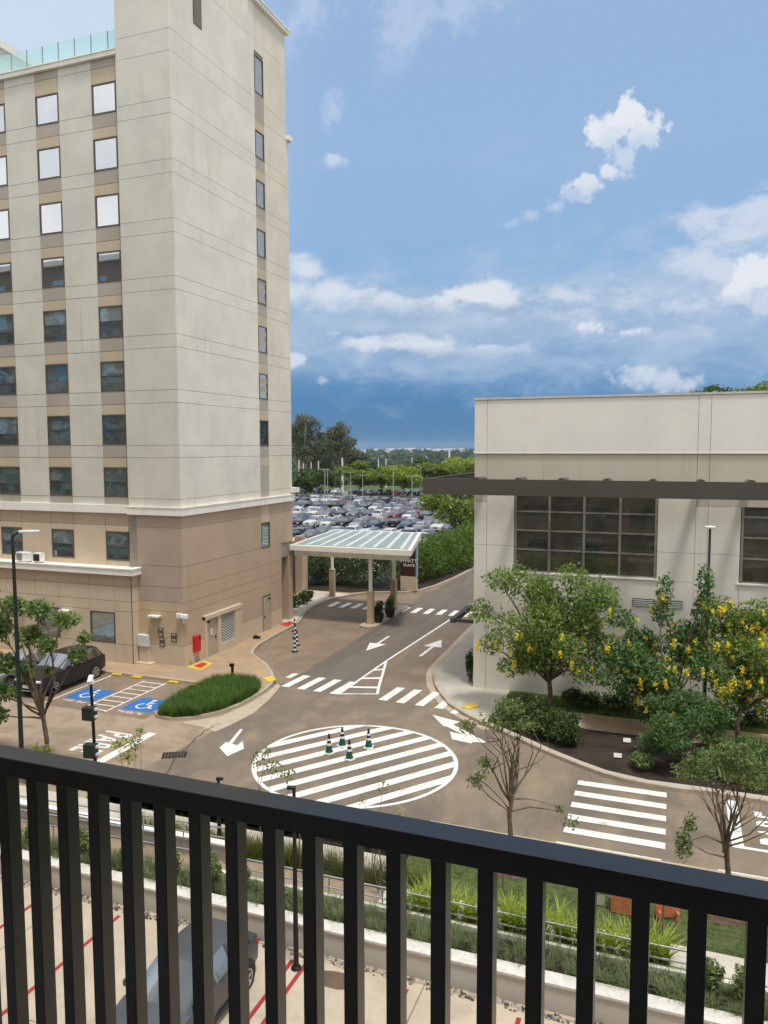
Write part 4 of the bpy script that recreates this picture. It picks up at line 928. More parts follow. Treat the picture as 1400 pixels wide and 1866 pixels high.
# ---- potted plants
def pot(x, y, s, lab, mat, seed, palm=False):
    t_ = thing('potted_plant', lab, 'potted plant', (x, y, .13), 'potted plants at the canopy')
    MB().lathe((x, y, .13), [(0, 0), (.24 * s, 0), (.36 * s, .35 * s), (.40 * s, .66 * s), (.36 * s, .68 * s), (.33 * s, .6 * s), (0, .58 * s)], 18).build('pot', plain('dark_glazed_pot', (0.035, .022, .018), .35), t_)
    rng = np.random.default_rng(seed)
    if palm:
        V, F = blades(rng, [(x, y, .13 + .55 * s)] * 1, 90, 1.5, .10, .9, .45, 4); np_mesh('foliage', V, F, M[mat], t_)
    else:
        V = leaves(rng, [(x, y, .13 + 1.0 * s), (x + .1, y, .13 + 1.25 * s), (x - .12, y, .13 + .85 * s)], [(.3 * s, .3 * s, .4 * s)] * 3, 420, .16, .35, .55); np_mesh('foliage', V, quads(V), M[mat], t_)
pot(-19.2, 50.0, .95, 'potted shrub right beside the nearest canopy column', 'leaf_dark', 1); pot(-19.05, 51.9, 1.0, 'potted bright green shrub between the two canopy columns on the island', 'leaf_fern', 2)
pot(-26.7, 50.0, 1.25, 'large dark pot with a bushy palm by the tower entrance', 'leaf_dark', 3, True)
for k, (x, y) in enumerate([(-26.9, 51.2), (-27.2, 52.6), (-27.0, 53.9), (-27.3, 55.2)]): shrub('entrance_shrub', ['round dark shrub beside the potted palm at the entrance', 'second dark shrub from the potted palm by the lobby', 'third dark shrub along the lobby glass', 'farthest dark shrub along the lobby glass'][k], (x, y), (.65, .65, .55), 500, .17, 'leaf_dark', 'shrubs along the lobby', 20 + k, .13)
# ---- cones and posts on the road
def cone_proto():
    t_ = thing('traffic_cone', 'x', 'traffic cone', (0, 0, 0), 'green and white cones on the striped circle')
    MB().prism([(.20 * cos(a), .20 * sin(a)) for a in [R(15) + R(30) * k for k in range(12)]], 0, .02).obox((0, 0, .045), .36, .36, .07, 0).build('base', M['white'], t_, bevel=.012)
    r_ = lambda h: .125 * (1 - h / 0.86) + .028
    bands = [(.08, .36, 'g'), (.36, .45, 'w'), (.45, .55, 'k'), (.55, .63, 'w'), (.63, .74, 'k'), (.74, .80, 'k')]
    gm = plain('green_cone_plastic', (0.008, 0.085, 0.06), .45); km = plain('dark_cone_plastic', (0.012, 0.018, 0.018), .5)
    mb = MB(); mb.lathe((0, 0, 0), [(.165, .08), (r_(.10), .13), (r_(.36), .36)], 18, 0); mb.lathe((0, 0, 0), [(r_(.36) + .003, .36), (r_(.45) + .003, .45)], 18, 1); mb.lathe((0, 0, 0), [(r_(.45), .45), (r_(.55), .55)], 18, 2)
    mb.lathe((0, 0, 0), [(r_(.55) + .003, .55), (r_(.63) + .003, .63)], 18, 1); mb.lathe((0, 0, 0), [(r_(.63), .63), (r_(.74), .74), (.036, .80), (.02, .83), (0, .83)], 18, 2)
    mb.build('cone_body', [gm, M['white'], km], t_); return t_
c0 = cone_proto()
cl = ['green and white traffic cone left of the other three on the striped circle', 'green and white traffic cone standing farthest back on the striped circle', 'green and white traffic cone standing nearest on the striped circle', 'green and white traffic cone on the right side of the striped circle group']
for k, (p, a) in enumerate(zip(((600, 1374), (624, 1361), (637, 1385), (672, 1364)), (.3, 1.2, .7, .1))):
    o = c0 if k == 0 else copy_tree(c0); q = gp(*p); o.location = (q[0], q[1], .014); o.rotation_euler = (0, 0, a); o['label'] = cl[k]
def post_proto():
    t_ = thing('delineator_post', 'x', 'traffic post', (0, 0, 0), 'striped posts by the drop-off kerb')
    MB().lathe((0, 0, 0), [(0, 0), (.21, 0), (.21, .04), (.14, .07), (.10, .09)], 16).build('base', M['black'], t_)
    mb = MB(); z = .09
    for k in range(6): mb.lathe((0, 0, 0), [(.095 - .006 * k, z), (.075 - .006 * k, z + .13)], 16, (k + 1) % 2); z += .13
    mb.lathe((0, 0, 0), [(.045, z), (.02, z + .03), (0, z + .03)], 12, 0); mb.build('striped_body', [M['black'], M['white']], t_); return t_
p0 = post_proto()
for k, p in enumerate(((537.5, 1188), (541, 1176), (538, 1163), (537, 1151))):
    o = p0 if k == 0 else copy_tree(p0); q = gp(*p); o.location = (q[0], q[1], .008)
    o['label'] = ['black and white striped post nearest in its line by the drop-off kerb', 'black and white striped post second from the front of its line', 'black and white striped post third from the front of its line', 'black and white striped post at the far end of its line, by the red square'][k]
# bollard, wheel stops, tactile blocks
q = gp(424, 1238, .13); t_ = thing('bollard', 'lone dark bollard light behind the grass bed on the tan pavement', 'bollard', (q[0], q[1], .13)); MB().tube([(q[0], q[1], .13), (q[0], q[1], .82)], .075, 12).build('post', M['black'], t_); MB().obox((q[0] - .03, q[1], .9), .24, .17, .16, .3).build('lamp_head', M['black'], t_, bevel=.02)
ws = ['yellow wheel stop nearest the black suv', 'yellow wheel stop between the first stop and the white hatched lane', 'yellow wheel stop right of the white hatched lane', 'yellow wheel stop half hidden by the grass bed']
for k, p in enumerate(((213, 1231), (249, 1236), (316, 1245), (357, 1251))):
    q = gp(*p); tag(MB().prism([(q[0] - .3, q[1] - .1), (q[0] + .3, q[1] - .1), (q[0] + .3, q[1] + .1), (q[0] - .3, q[1] + .1)], 0.01, .11).build('wheel_stop', M['yellow'], bevel=.03), ws[k], 'wheel stop', 'yellow wheel stops')
for p, l_, a in (((491, 1238), 'yellow tactile ramp block on the kerb beside the grass bed', .9), ((858, 1288), 'yellow tactile ramp block on the kerb by the right building', -.6)):
    q = gp(*p, .13); tag(MB().obox((q[0], q[1], .15), .5, .75, .06, a).build('tactile_block', M['yellow'], bevel=.015), l_, 'ramp block')
# grass bed
bedpoly = [gp(*p, .13) for p in ((289, 1304), (300, 1290), (328, 1272), (360, 1256), (395, 1241), (425, 1240), (462, 1243), (474, 1252), (466, 1264), (440, 1279), (400, 1295), (352, 1306), (318, 1308))]
struct('bed_soil', MB().sheet(bedpoly, .150), M['soil'], side)
def inside(poly, x, y):
    r_ = False; j = len(poly) - 1
    for i in range(len(poly)):
        a, b = poly[i], poly[j]
        if (a[1] > y) != (b[1] > y) and x < (b[0] - a[0]) * (y - a[1]) / (b[1] - a[1]) + a[0]: r_ = not r_
        j = i
    return r_
def scatter(rng, poly, n, z):
    P = np.array(poly); lo, hi = P.min(0), P.max(0); out = []
    while len(out) < n:
        x, y = rng.uniform(lo, hi)
        if inside(poly, x, y): out.append((x, y, z))
    return np.array(out)
rng = np.random.default_rng(5)
V, F = blades(rng, scatter(rng, bedpoly, 1500, .14), 16, .52, .030, .55, .35, 3)
tag(np_mesh('bed_grass', V, F, M['bedgrass']), 'long dark green grass filling the kerbed bed by the parking bays', 'grass', kind='stuff')

# ================================================================== RIGHT BUILDING
RY, RX0, RX1 = 37.92, -9.41, 13.0
rb_ = thing('annex_building', 'low pale annex with bronze windows and a brown projecting sunshade beam', 'building', (RX0, RY, 0))
mb = MB()
def rp(x0, x1, z0, z1, m, y=RY): mb.box(x0 + .008, x1 - .008, y, y + .08, z0 + .008, z1 - .008, m)
for a, b in ((RX0, -8.77), (-8.77, .9), (.9, 1.42), (1.42, RX1)):
    mb.box(a + .008, b - .008, RY - .05, RY + .08, 12.03, 14.62, 1)
    rp(a, b, 9.62 if a != -8.77 else 10.32, 12.03, 2)
rp(RX0, -8.77, 7.46, 9.62, 0); rp(RX0, -8.77, .1, 7.46, 0)
rp(-8.77, -7.4, 7.46, 10.32, 0); rp(-.72, .9, 7.46, 10.32, 0)
rp(-8.77, .9, .1, 6.12, 0); rp(-8.77, -7.4, 6.12, 7.46, 0); rp(-.72, .9, 6.12, 7.46, 0)
for a, b in ((.9, 1.42), (1.42, 2.78)): rp(a, b, 7.46, 9.62, 0); rp(a, b, .1, 7.46, 0)
rp(2.78, RX1, .1, 6.12, 0)
mb.build('wall', [M['rbwall'], M['rbtop'], M['rbband']], rb_)
c_ = MB(); c_.box(RX0 + .01, RX1, RY + .06, 60, .05, 6.1); c_.box(RX0 + .01, RX1, RY + .6, 60, 6.1, 10.3); c_.box(RX0 + .01, RX1, RY + .06, 60, 10.3, 14.6)
c_.box(RX0 + .01, -7.4, RY + .06, RY + .6, 6.1, 10.3); c_.box(-.72, 2.78, RY + .06, RY + .6, 6.1, 10.3); c_.build('core_wall', M['groove'], rb_)
MB().box(RX0 - .05, RX1, RY - .1, RY + .3, 14.64, 14.74).build('parapet_cap', plain('parapet_metal', (0.62, .58, .53), .5), rb_)
MB().box(RX0 - .03, RX1, RY - .07, RY - .05, 12.0, 12.06).build('drip_edge', M['rbtop'], rb_)
def curtain(x0, x1, xs, zs):
    f = MB(); y0, y1 = RY + .02, RY + .16
    for x in xs: f.box(x - .055, x + .055, y0, y1, zs[0], zs[-1])
    for i in range(len(xs) - 1):
        for z in zs[:-1]: f.box(xs[i] + .055, xs[i + 1] - .055, y0 + .02, y1 - .02, z - .035, z + .035)
    fr = f.build('window', M['greyframe'], rb_)
    for i in range(len(xs) - 1):
        for j in range(len(zs) - 1): MB().box(xs[i] + .055, xs[i + 1] - .055, y0 + .06, y0 + .07, zs[j] + .035, zs[j + 1] - .035).build('pane', M['glass_bronze'], fr)
    MB().box(x0 - .1, x1 + .1, RY - .06, RY + .05, zs[0] - .11, zs[0] - .035).build('sill', M['rbtop'], fr)
ZS = [6.23, 7.31, 8.25, 9.18, 10.28]
curtain(-7.4, -.72, [-7.33, -5.68, -4.04, -2.39, -.79], ZS); curtain(2.78, 10, [2.86, 4.55, 6.2, 7.8, 9.5], ZS)
sh = MB(); sh.box(-11.59, RX1, 36.3, 36.5, 10.04, 10.8); sh.build('sunshade_beam', M['bronze'], rb_); MB().box(-11.59, -11.40, 36.5, 52, 10.04, 10.8).build('sunshade_beam', M['bronze'], rb_)
for x in (-8.95, -6.95, -4.95, -2.95, -.95, 1.05, 3.05, 5.05):
    bk = MB(); pr_ = [(x + .20 * cos(a), 10.70 + .19 * sin(a)) for a in [pi * q / 8 for q in range(9)]]
    bk.add([(a, 36.45, b) for a, b in pr_] + [(a, RY + .02, b - .02) for a, b in pr_], [tuple(range(9)), tuple(range(9, 18))[::-1]] + [(q + 1, q, 9 + q, 10 + q) for q in range(8)] + [(0, 8, 17, 9)]); bk.build('bracket', M['bronze'], rb_)
for y in (40, 43, 46, 49): MB().box(-11.45, RX0 + .05, y, y + .12, 10.5, 10.7).build('bracket', M['bronze'], rb_)
side_ = MB(); side_.box(-11.0, -10.72, 39.2, 42.9, 3.05, 3.30); side_.box(-10.72, RX0, 39.3, 39.45, 3.08, 3.25); side_.box(-10.72, RX0, 42.6, 42.75, 3.08, 3.25); side_.build('side_awning', M['bronze'], rb_)
def louv(x0, x1, z0, z1):
    m_ = MB(); m_.box(x0, x1, RY - .03, RY, z0, z1, 1)
    n = int((z1 - z0) / .085)
    for k in range(n): m_.box(x0 + .02, x1 - .02, RY - .055, RY - .03, z0 + .02 + k * .085, z0 + .06 + k * .085, 0)
    m_.build('louvre', [M['white'], M['dark']], rb_)
louv(-1.75, -.75, 4.86, 5.22); louv(-.7, .45, 4.86, 5.22); louv(-3.35, -2.5, 4.86, 5.22)
tl = MB(); tl.box(2.9, 9, RY - .04, RY, 3.3, 5.03, 0)
for k in range(14): tl.box(2.9 + k * .45, 2.93 + k * .45, RY - .055, RY - .04, 3.3, 5.03, 1)
for k in range(5): tl.box(2.9, 9, RY - .052, RY - .04, 3.3 + k * .42, 3.33 + k * .42, 1)
tl.build('tiled_panel', [M['white'], M['greyframe']], rb_)

# ================================================================== LAMP POSTS AND POLES
def lamp_post(name, lab, x, y, z0, h, r_, mat, arm=None, head=(.7, .22, .1), group=None):
    t_ = thing(name, lab, 'lamp post', (x, y, z0), group); MB().tube([(x, y, z0), (x, y, z0 + h * .5), (x, y, z0 + h)], [r_ * 1.25, r_, r_ * .75], 10).build('post', M[mat], t_); MB().lathe((x, y, z0), [(0, 0), (r_ * 2.4, 0), (r_ * 2.4, .03), (r_ * 1.4, .1)], 12).build('base_plate', M[mat], t_)
    if arm: 
        a = arm; MB().tube([(x, y, z0 + h - .06), (x + a[0] * .3, y + a[1] * .3, z0 + h + .05), (x + a[0] * .5, y + a[1] * .5, z0 + h + .07)], r_ * .5, 8).build('arm', M[mat], t_)
        MB().obox((x + a[0], y + a[1], z0 + h + .1), head[0], head[1], head[2], atan2(a[1], a[0])).build('lamp_head', M['lamp_white'], t_, bevel=.03)
    return t_
lamp_post('street_lamp', 'tall dark lamp post with a white head in front of the tower windows', -22.9, 21.9, 0, 9.15, .075, 'pole', (.55, .25), (.72, .22, .10))
lamp_post('street_lamp', 'slim dark blue lamp post between the trees and the annex wall', 1.45, 36.2, .1, 8.65, .07, 'bluepole', (.0, .0), (.42, .3, .1))
t_ = lamp_post('street_lamp', 'black garden lamp post rising from the red bay lines behind the railing', -8.45, 16.25, -.5, 4.55, .055, 'black'); MB().obox((-8.52, 16.25, 4.10), .22, .10, .07, .3, 0, .3).build('lamp_head', M['black'], t_, bevel=.02)
t_ = lamp_post('street_lamp', 'short black lamp post behind the handrails, just showing above the railing', -12.85, 19.74, 0, 2.2, .06, 'black'); MB().obox((-12.8, 19.74, 2.24), .22, .12, .08, .2).build('lamp_head', M['black'], t_, bevel=.02)
t_ = thing('camera_pole', 'slim black camera pole carrying two green control boxes', 'camera pole', (-15.5, 17.45, 0)); MB().tube([(-15.45, 17.45, 0), (-15.48, 17.45, 3), (-15.55, 17.45, 5.72)], [.055, .05, .042], 10).build('post', M['black'], t_)
for z, s in ((4.62, .36), (3.52, .38)):
    b = MB().obox((-15.5, 17.3, z + s * .4), .36, .24, s + .02, .15).build('control_box', M['pole'], t_, bevel=.015); [MB().obox((-15.31, 17.33, z + q), .08, .1, .07, .15).build('cable_gland', M['white'], b) for q in (.28, .06)]
MB().obox((-15.5, 17.38, 5.72), .12, .3, .12, .5, 0, .4).lathe((-15.52, 17.42, 5.58), [(0, 0), (.09, .02), (.09, .1), (0, .12)], 12).build('camera', M['white'], t_)

# ================================================================== TREES NEAR THE ANNEX
G3 = 'flowering trees before the annex'
rng = np.random.default_rng(21)
make_tree('flowering_tree', 'bushy flowering tree with yellow hanging blossoms, left of the annex window', (-5.2, 35.1), 1.9,
          crown(rng, 24, (2.95, 2.3, 2.5), 4.0, 1.0, (.26, .40)) + [(-3.2, 0, 4.6, .7, .7, .6), (1.0, 0, 6.5, .8, .8, .6), (-2.2, 0, 6.1, .9, .8, .6), (2.3, .2, 5.6, .9, .8, .7), (-2.6, -.2, 3.1, .7, .7, .5), (-1.6, -.4, 2.2, .8, .7, .5), (1.7, -.3, 2.2, .9, .8, .6), (2.5, 0, 3.4, .9, .8, .7)], 14500, .17, 'leaf_gold', r0=.13, group=G3, seed=1, shell=.35, twigs=3, blossom=(70, 0, (1.4, 4.6), 'petal', 26))
make_tree('flowering_tree', 'flowering tree with two tall upright sprigs in the middle of the annex front', (-.3, 34.3), 1.3,
          crown(rng, 20, (2.7, 1.9, 1.9), 2.9, 1.0, (.28, .42)) + [(.0, .2, 6.2, .38, .38, .75), (-.1, .2, 5.2, .5, .5, .6), (1.55, .2, 6.6, .40, .40, .9), (1.5, .2, 5.3, .5, .5, .8), (-1.8, 0, 4.9, .8, .7, .5), (.5, -.6, 1.5, .9, .8, .6), (-1.2, -.5, 1.9, .8, .7, .5)], 12500, .17, 'leaf_fern', r0=.11, group=G3, seed=2, shell=.35, twigs=3, blossom=(75, 0, (1.2, 6.2), 'petal', 26))
make_tree('flowering_tree', 'flowering tree heavy with yellow blossoms at the right edge by the tiled panel', (2.75, 34.9), 1.5,
          crown(rng, 20, (2.4, 1.8, 2.2), 3.3, 1.0, (.26, .4)) + [(-1.1, 0, 5.6, .8, .6, .5), (.6, 0, 5.4, .9, .7, .6)], 11000, .16, 'leaf_gold', r0=.11, group=G3, seed=3, shell=.35, twigs=3, blossom=(125, 0, (1.0, 6.5), 'petal', 26))
make_tree('feathery_tree', 'small feathery green tree growing over the dark bed by the kerb', (.6, 30.9), .9,
          crown(rng, 14, (1.6, 1.3, 1.15), 1.75, 1.0, (.3, .45)) + [(-1.2, -.2, .9, .6, .5, .45), (.9, -.5, .7, .7, .5, .4)], 8500, .15, 'leaf_fern', r0=.06, seed=4, aspect=.35, shell=.3)
sh_ = [(-6.6, 33.2, .75, .75, .62), (-5.6, 32.7, .85, .8, .7), (-4.7, 32.2, .9, .85, .72), (-5.2, 33.4, .9, .8, .75), (-4.0, 31.6, .7, .7, .6), (-4.2, 32.7, .8, .7, .6), (-6.1, 33.7, .8, .7, .6)]
lab_ = ['round dark shrub at the left tip of the kerbed bed', 'second dark shrub along the curved kerb', 'third dark shrub along the curved kerb', 'dark shrub under the left flowering tree', 'dark shrub bordering the bare soil bed', 'dark shrub behind the one bordering the soil bed', 'dark shrub touching the footpath behind the bed tip']
for k, q in enumerate(sh_): shrub('clipped_shrub', lab_[k], q[:2], q[2:], 1500, .13, 'leaf_dark', 'clipped shrubs along the kerb', 40 + k)
for k, x in enumerate((-3.9, -2.9, -1.9, 2.4, 3.9)): shrub('hedge_plant', ['hedge shrub at the wall foot behind the left flowering tree', 'hedge shrub at the wall foot between the two trees', 'hedge shrub at the wall foot by the footpath start', 'hedge shrub at the wall foot by the lamp post', 'hedge shrub at the wall foot at the right edge'][k], (x - .2, 36.7), (.85, .55, .5), 900, .13, 'leaf_dark', 'hedge at the annex wall', 60 + k)
shrub('wall_shrub', 'narrow dark climbing shrub on the west corner of the annex', (-9.75, 38.7), (.28, .5, 1.0), 900, .12, 'leaf_dark', None, 70)
for k, (x, y, s) in enumerate([(1.7, 33.1, .5), (2.6, 32.4, .55), (3.5, 32.8, .5), (3.3, 31.6, .6), (2.2, 31.2, .45), (.2, 32.8, .5), (-.9, 30.2, .4)]): shrub('low_shrub', ['low shrub beside the footpath right of the feathery tree', 'low shrub right of the bare soil, second from the footpath', 'low shrub at the right edge of the bed', 'low shrub behind the bare kerb tree', 'low shrub close to the feathery tree', 'low shrub between the white plant tags and footpath', 'tiny low shrub at the near corner of the soil'][k], (x, y), (s * 1.5, s * 1.4, s), 1100, .12, 'leaf_fern' if k % 2 else 'leaf_feather', 'low shrubs in the soil bed', 80 + k)
for k, p in enumerate(((1143, 1354), (1126, 1382))):
    q = gp(*p, .14); tag(MB().obox((q[0], q[1], .26), .30, .02, .17, .1, 0, -.5).box(q[0] - .012, q[0] + .012, q[1] - .0, q[1] + .02, .12, .26).build('plant_tag', M['white']), ['small white plant tag nearer the footpath in the dark bed', 'small white plant tag nearer the kerb in the dark bed'][k], 'plant tag', 'white plant tags')
V, F = blades(np.random.default_rng(8), scatter(np.random.default_rng(9), [(-7.4, 35.8), (13, 35.8), (13, 37.8), (-7.4, 37.8)], 2600, .13), 7, .12, .014, .5, .3, 2)
tag(np_mesh('lawn_grass', V, F, M['grass']), 'short green lawn between the footpath and the annex wall', 'grass', kind='stuff')
rng = np.random.default_rng(71)
gc = scatter(rng, [(.4, 29.6), (13, 29.5), (13, 33.4), (2.2, 33.4), (1.0, 32.2)], 420, .26)
V = leaves(rng, gc, np.tile([[.34, .34, .20]], (len(gc), 1)), 9000, .13, .5, .5, .3); V[:, 2] = np.maximum(V[:, 2], .15)
tag(np_mesh('ground_cover', V, quads(V), M['leaf_feather']), 'low olive ground cover plants in the right part of the kerbed bed', 'ground cover', kind='stuff')
# bare street trees on the lawn under the balcony
def bare_tree(lab, base, h, spread, leaf_cl, n, seed, fork=2.0):
    rng = np.random.default_rng(seed); x, y = base
    t_ = thing('street_tree', lab, 'tree', (x, y, .09), 'young street trees on the lawn')
    mb = MB(); top = (x + .05, y, fork); limb(mb, (x, y, 0), top, .085, .06, rng, .03, 8)
    tips = []
    for k in range(7):
        a = 2 * pi * k / 7 + rng.uniform(-.3, .3); d = rng.uniform(.3, 1.0) * spread
        e = (x + d * cos(a), y + d * sin(a) * .7, h * rng.uniform(.78, 1.0)); p = limb(mb, (x + rng.normal(0, .02), y, fork - rng.uniform(0, .5)), e, .042, .012, rng, .10, 5, 6)
        for j in range(4):
            s_ = p[rng.integers(2, 5)]; f_ = np.array(e) + rng.normal(0, .32, 3) * (1, 1, .7); limb(mb, s_, f_, .016, .005, rng, .12, 4, 4); tips.append(f_)
    for q in leaf_cl: limb(mb, (x, y, fork * rng.uniform(.75, 1)), (x + q[0], y + q[1], q[2]), .025, .006, rng, .15, 4, 5)
    mb.build('trunk', M['bark'], t_)
    C_ = np.array([(x + q[0], y + q[1], q[2]) for q in leaf_cl]); R_ = np.array([q[3:6] for q in leaf_cl])
    V = leaves(rng, C_, R_, n, .13, .35, .38, .1); np_mesh('crown', V, quads(V), M['leaf_feather'], t_)
bare_tree('nearly bare young tree with sparse leaves in front of the zebra crossing', (-4.2, 21.5), 4.5, .62, [(-.5, 0, 4.45, .5, .4, .3), (.3, .2, 4.35, .5, .4, .25), (-1.0, -.1, 2.7, .35, .35, .3), (-.75, 0, 3.1, .3, .3, .3), (-.1, .1, 4.9, .5, .4, .25), (1.75, -.2, 1.9, .3, .2, .2), (1.4, -.1, 2.2, .2, .2, .12), (-1.3, 0, 4.2, .3, .3, .25)], 1000, 5, 2.35)
bare_tree('crooked young tree with a wide olive feathery crown by the stop line', (1.45, 21.3), 4.1, .8, [(-.3, .2, 4.1, .8, .6, .35), (.7, .2, 4.0, .9, .6, .4), (.2, 0, 4.5, .6, .5, .25), (1.5, .2, 3.7, .7, .5, .4), (-.9, .1, 3.8, .5, .4, .3), (-1.0, -.2, 1.9, .25, .25, .45), (-.85, -.2, 2.5, .2, .2, .3), (1.9, 0, 3.3, .4, .4, .3)], 2900, 6, 2.2)
for k, (x, y) in enumerate([(-4.2, 21.5), (1.45, 21.3)]): tag(MB().sheet([(x + .75 * cos(a) * (1 + .12 * sin(3 * a)), y + .5 * sin(a)) for a in [2 * pi * j / 18 for j in range(18)]], .098).build('mulch_ring', M['mulch']), None, None, None, 'structure')
def sapling(lab, base, z0, pts, n, mat, seed, grp='saplings behind the railing'):
    rng = np.random.default_rng(seed); x, y = base; t_ = thing('sapling', lab, 'sapling', (x, y, z0), grp); mb = MB()
    for q in pts: limb(mb, (x, y, z0), (x + q[0], y + q[1], z0 + q[2]), .018, .005, rng, .08, 4, 5)
    mb.build('stem', M['bark'], t_); C_ = np.array([(x + q[0], y + q[1], z0 + q[2]) for q in pts]); V = leaves(rng, C_, np.array([q[3:6] for q in pts]), n, .10, .3, .5, .1); np_mesh('foliage', V, quads(V), M[mat], t_)
sapling('thin sapling whose leaf tips overlap the left side of the striped circle', (-11.1, 19.6), 0, [(-.3, 0, 3.1, .25, .2, .3), (.2, .1, 2.9, .4, .3, .25), (.7, 0, 2.8, .3, .3, .2), (0, 0, 3.4, .15, .15, .2)], 230, 'leaf_feather', 31)
sapling('thin lime leaved sapling rising before the lower rim of the striped circle', (-7.4, 19.2), .1, [(-.5, 0, 2.5, .15, .15, .12), (.1, .1, 2.9, .2, .1, .25), (.6, 0, 2.3, .2, .2, .15), (0, 0, 2.1, .2, .2, .2)], 80, 'leaf_lime', 32)
sapling('leafy lime sapling in front of the left stop line beside the camera pole', (-16.6, 20.2), 0, [(-.3, 0, 2.6, .35, .3, .25), (.25, .1, 2.7, .3, .3, .3), (.5, 0, 3.1, .12, .12, .2), (0, 0, 2.2, .4, .3, .25)], 330, 'leaf_lime', 33)
# the tree at the left edge
make_tree('broadleaf_tree', 'leafy open tree with a crooked brown trunk before the parked black suv', (-22.3, 22.3), 2.6,
          [(-1.2, 0.1, 6.3, 0.66, 0.57, 0.44), (0.1, 0, 6.3, 0.61, 0.49, 0.4), (1.3, 0.1, 6.0, 0.66, 0.49, 0.34), (-1.9, 0, 5.5, 0.66, 0.49, 0.56), (-0.6, 0.2, 5.2, 0.57, 0.49, 0.48), (0.45, 0, 5.0, 0.45, 0.41, 0.36), (1.75, 0.1, 4.7, 0.41, 0.37, 0.28), (2.2, 0, 5.4, 0.29, 0.25, 0.24), (-1.7, 0, 4.1, 0.57, 0.49, 0.4), (-0.7, 0, 3.9, 0.41, 0.37, 0.4), (0.4, 0, 4.0, 0.25, 0.25, 0.2), (-2.1, 0, 2.9, 0.61, 0.49, 0.44), (-1.2, 0, 3.0, 0.33, 0.29, 0.24), (-2.2, 0, 2.0, 0.49, 0.41, 0.4), (-2.6, 0.2, 6.4, 0.57, 0.49, 0.48), (-3.0, 0, 4.8, 0.57, 0.49, 0.56)], 4300, .19, 'leaf_left', r0=.10, seed=9, shell=.15, aspect=.6, twigs=3, z0=0)
shrub('lime_shrub', 'yellow green shrub at the foot of the left tree', (-22.0, 21.6), (.9, .6, .8), 1100, .13, 'leaf_lime', None, 90, 0.0)

# ================================================================== CARS
def car_shape(kind):
    """length, width, stations (y, z_low, z_belt, z_top, half width, half roof width), first/last cabin station"""
    if kind == 'suv': return 4.75, 1.95, [(0, .42, .72, .74, .66, .6), (.10, .30, .92, .95, .84, .74), (.9, .26, 1.02, 1.10, .95, .80), (1.55, .25, 1.08, 1.17, .97, .80), (2.25, .25, 1.10, 1.66, .97, .66), (2.42, .25, 1.10, 1.69, .97, .665), (3.15, .25, 1.12, 1.72, .97, .67), (3.3, .25, 1.12, 1.72, .97, .67), (4.1, .26, 1.14, 1.66, .96, .65), (4.3, .28, 1.15, 1.60, .95, .63), (4.62, .34, 1.12, 1.18, .93, .74), (4.75, .48, .82, .86, .84, .74)], 3, 9, (.86, 3.78), .37
    if kind == 'hatch': return 3.95, 1.78, [(0, .38, .62, .64, .62, .54), (.10, .24, .80, .84, .79, .66), (.6, .20, .90, .98, .87, .70), (.95, .2, .96, 1.03, .89, .72), (1.85, .2, .98, 1.44, .89, .60), (2.0, .2, .98, 1.47, .87, .59), (2.6, .2, 1.0, 1.49, .87, .59), (2.74, .2, 1.0, 1.49, .87, .59), (3.35, .22, 1.02, 1.43, .86, .57), (3.5, .22, 1.02, 1.38, .85, .56), (3.85, .3, 1.0, 1.05, .82, .64), (3.95, .42, .72, .76, .74, .64)], 3, 9, (.72, 3.2), .31
    if kind == 'sedan': return 4.5, 1.78, [(0, .38, .60, .62, .64, .56), (.12, .22, .76, .80, .80, .68), (.9, .2, .86, .93, .88, .72), (1.4, .2, .92, .98, .89, .72), (2.05, .2, .94, 1.39, .89, .58), (2.2, .2, .94, 1.42, .89, .585), (2.75, .2, .95, 1.43, .89, .585), (2.87, .2, .95, 1.42, .89, .58), (3.35, .2, .96, 1.34, .88, .56), (3.5, .2, .96, 1.28, .88, .56), (3.95, .22, .96, 1.02, .87, .70), (4.4, .3, .90, .95, .83, .68), (4.5, .42, .66, .70, .76, .66)], 3, 9, (.82, 3.62), .31
    return 5.1, 1.85, [(0, .45, .75, .77, .7, .62), (.12, .32, .95, .98, .86, .74), (1.0, .3, 1.05, 1.10, .92, .78), (1.5, .3, 1.10, 1.16, .92, .78), (2.1, .3, 1.12, 1.64, .92, .66), (2.2, .3, 1.12, 1.67, .92, .66), (2.7, .3, 1.12, 1.68, .92, .66), (2.78, .3, 1.12, 1.68, .92, .66), (3.2, .3, 1.12, 1.66, .92, .66), (3.26, .3, 1.12, 1.62, .92, .66), (3.4, .32, 1.08, 1.10, .92, .82), (5.0, .35, 1.06, 1.08, .90, .82), (5.1, .5, .98, 1.0, .88, .8)], 3, 9, (.95, 4.05), .38
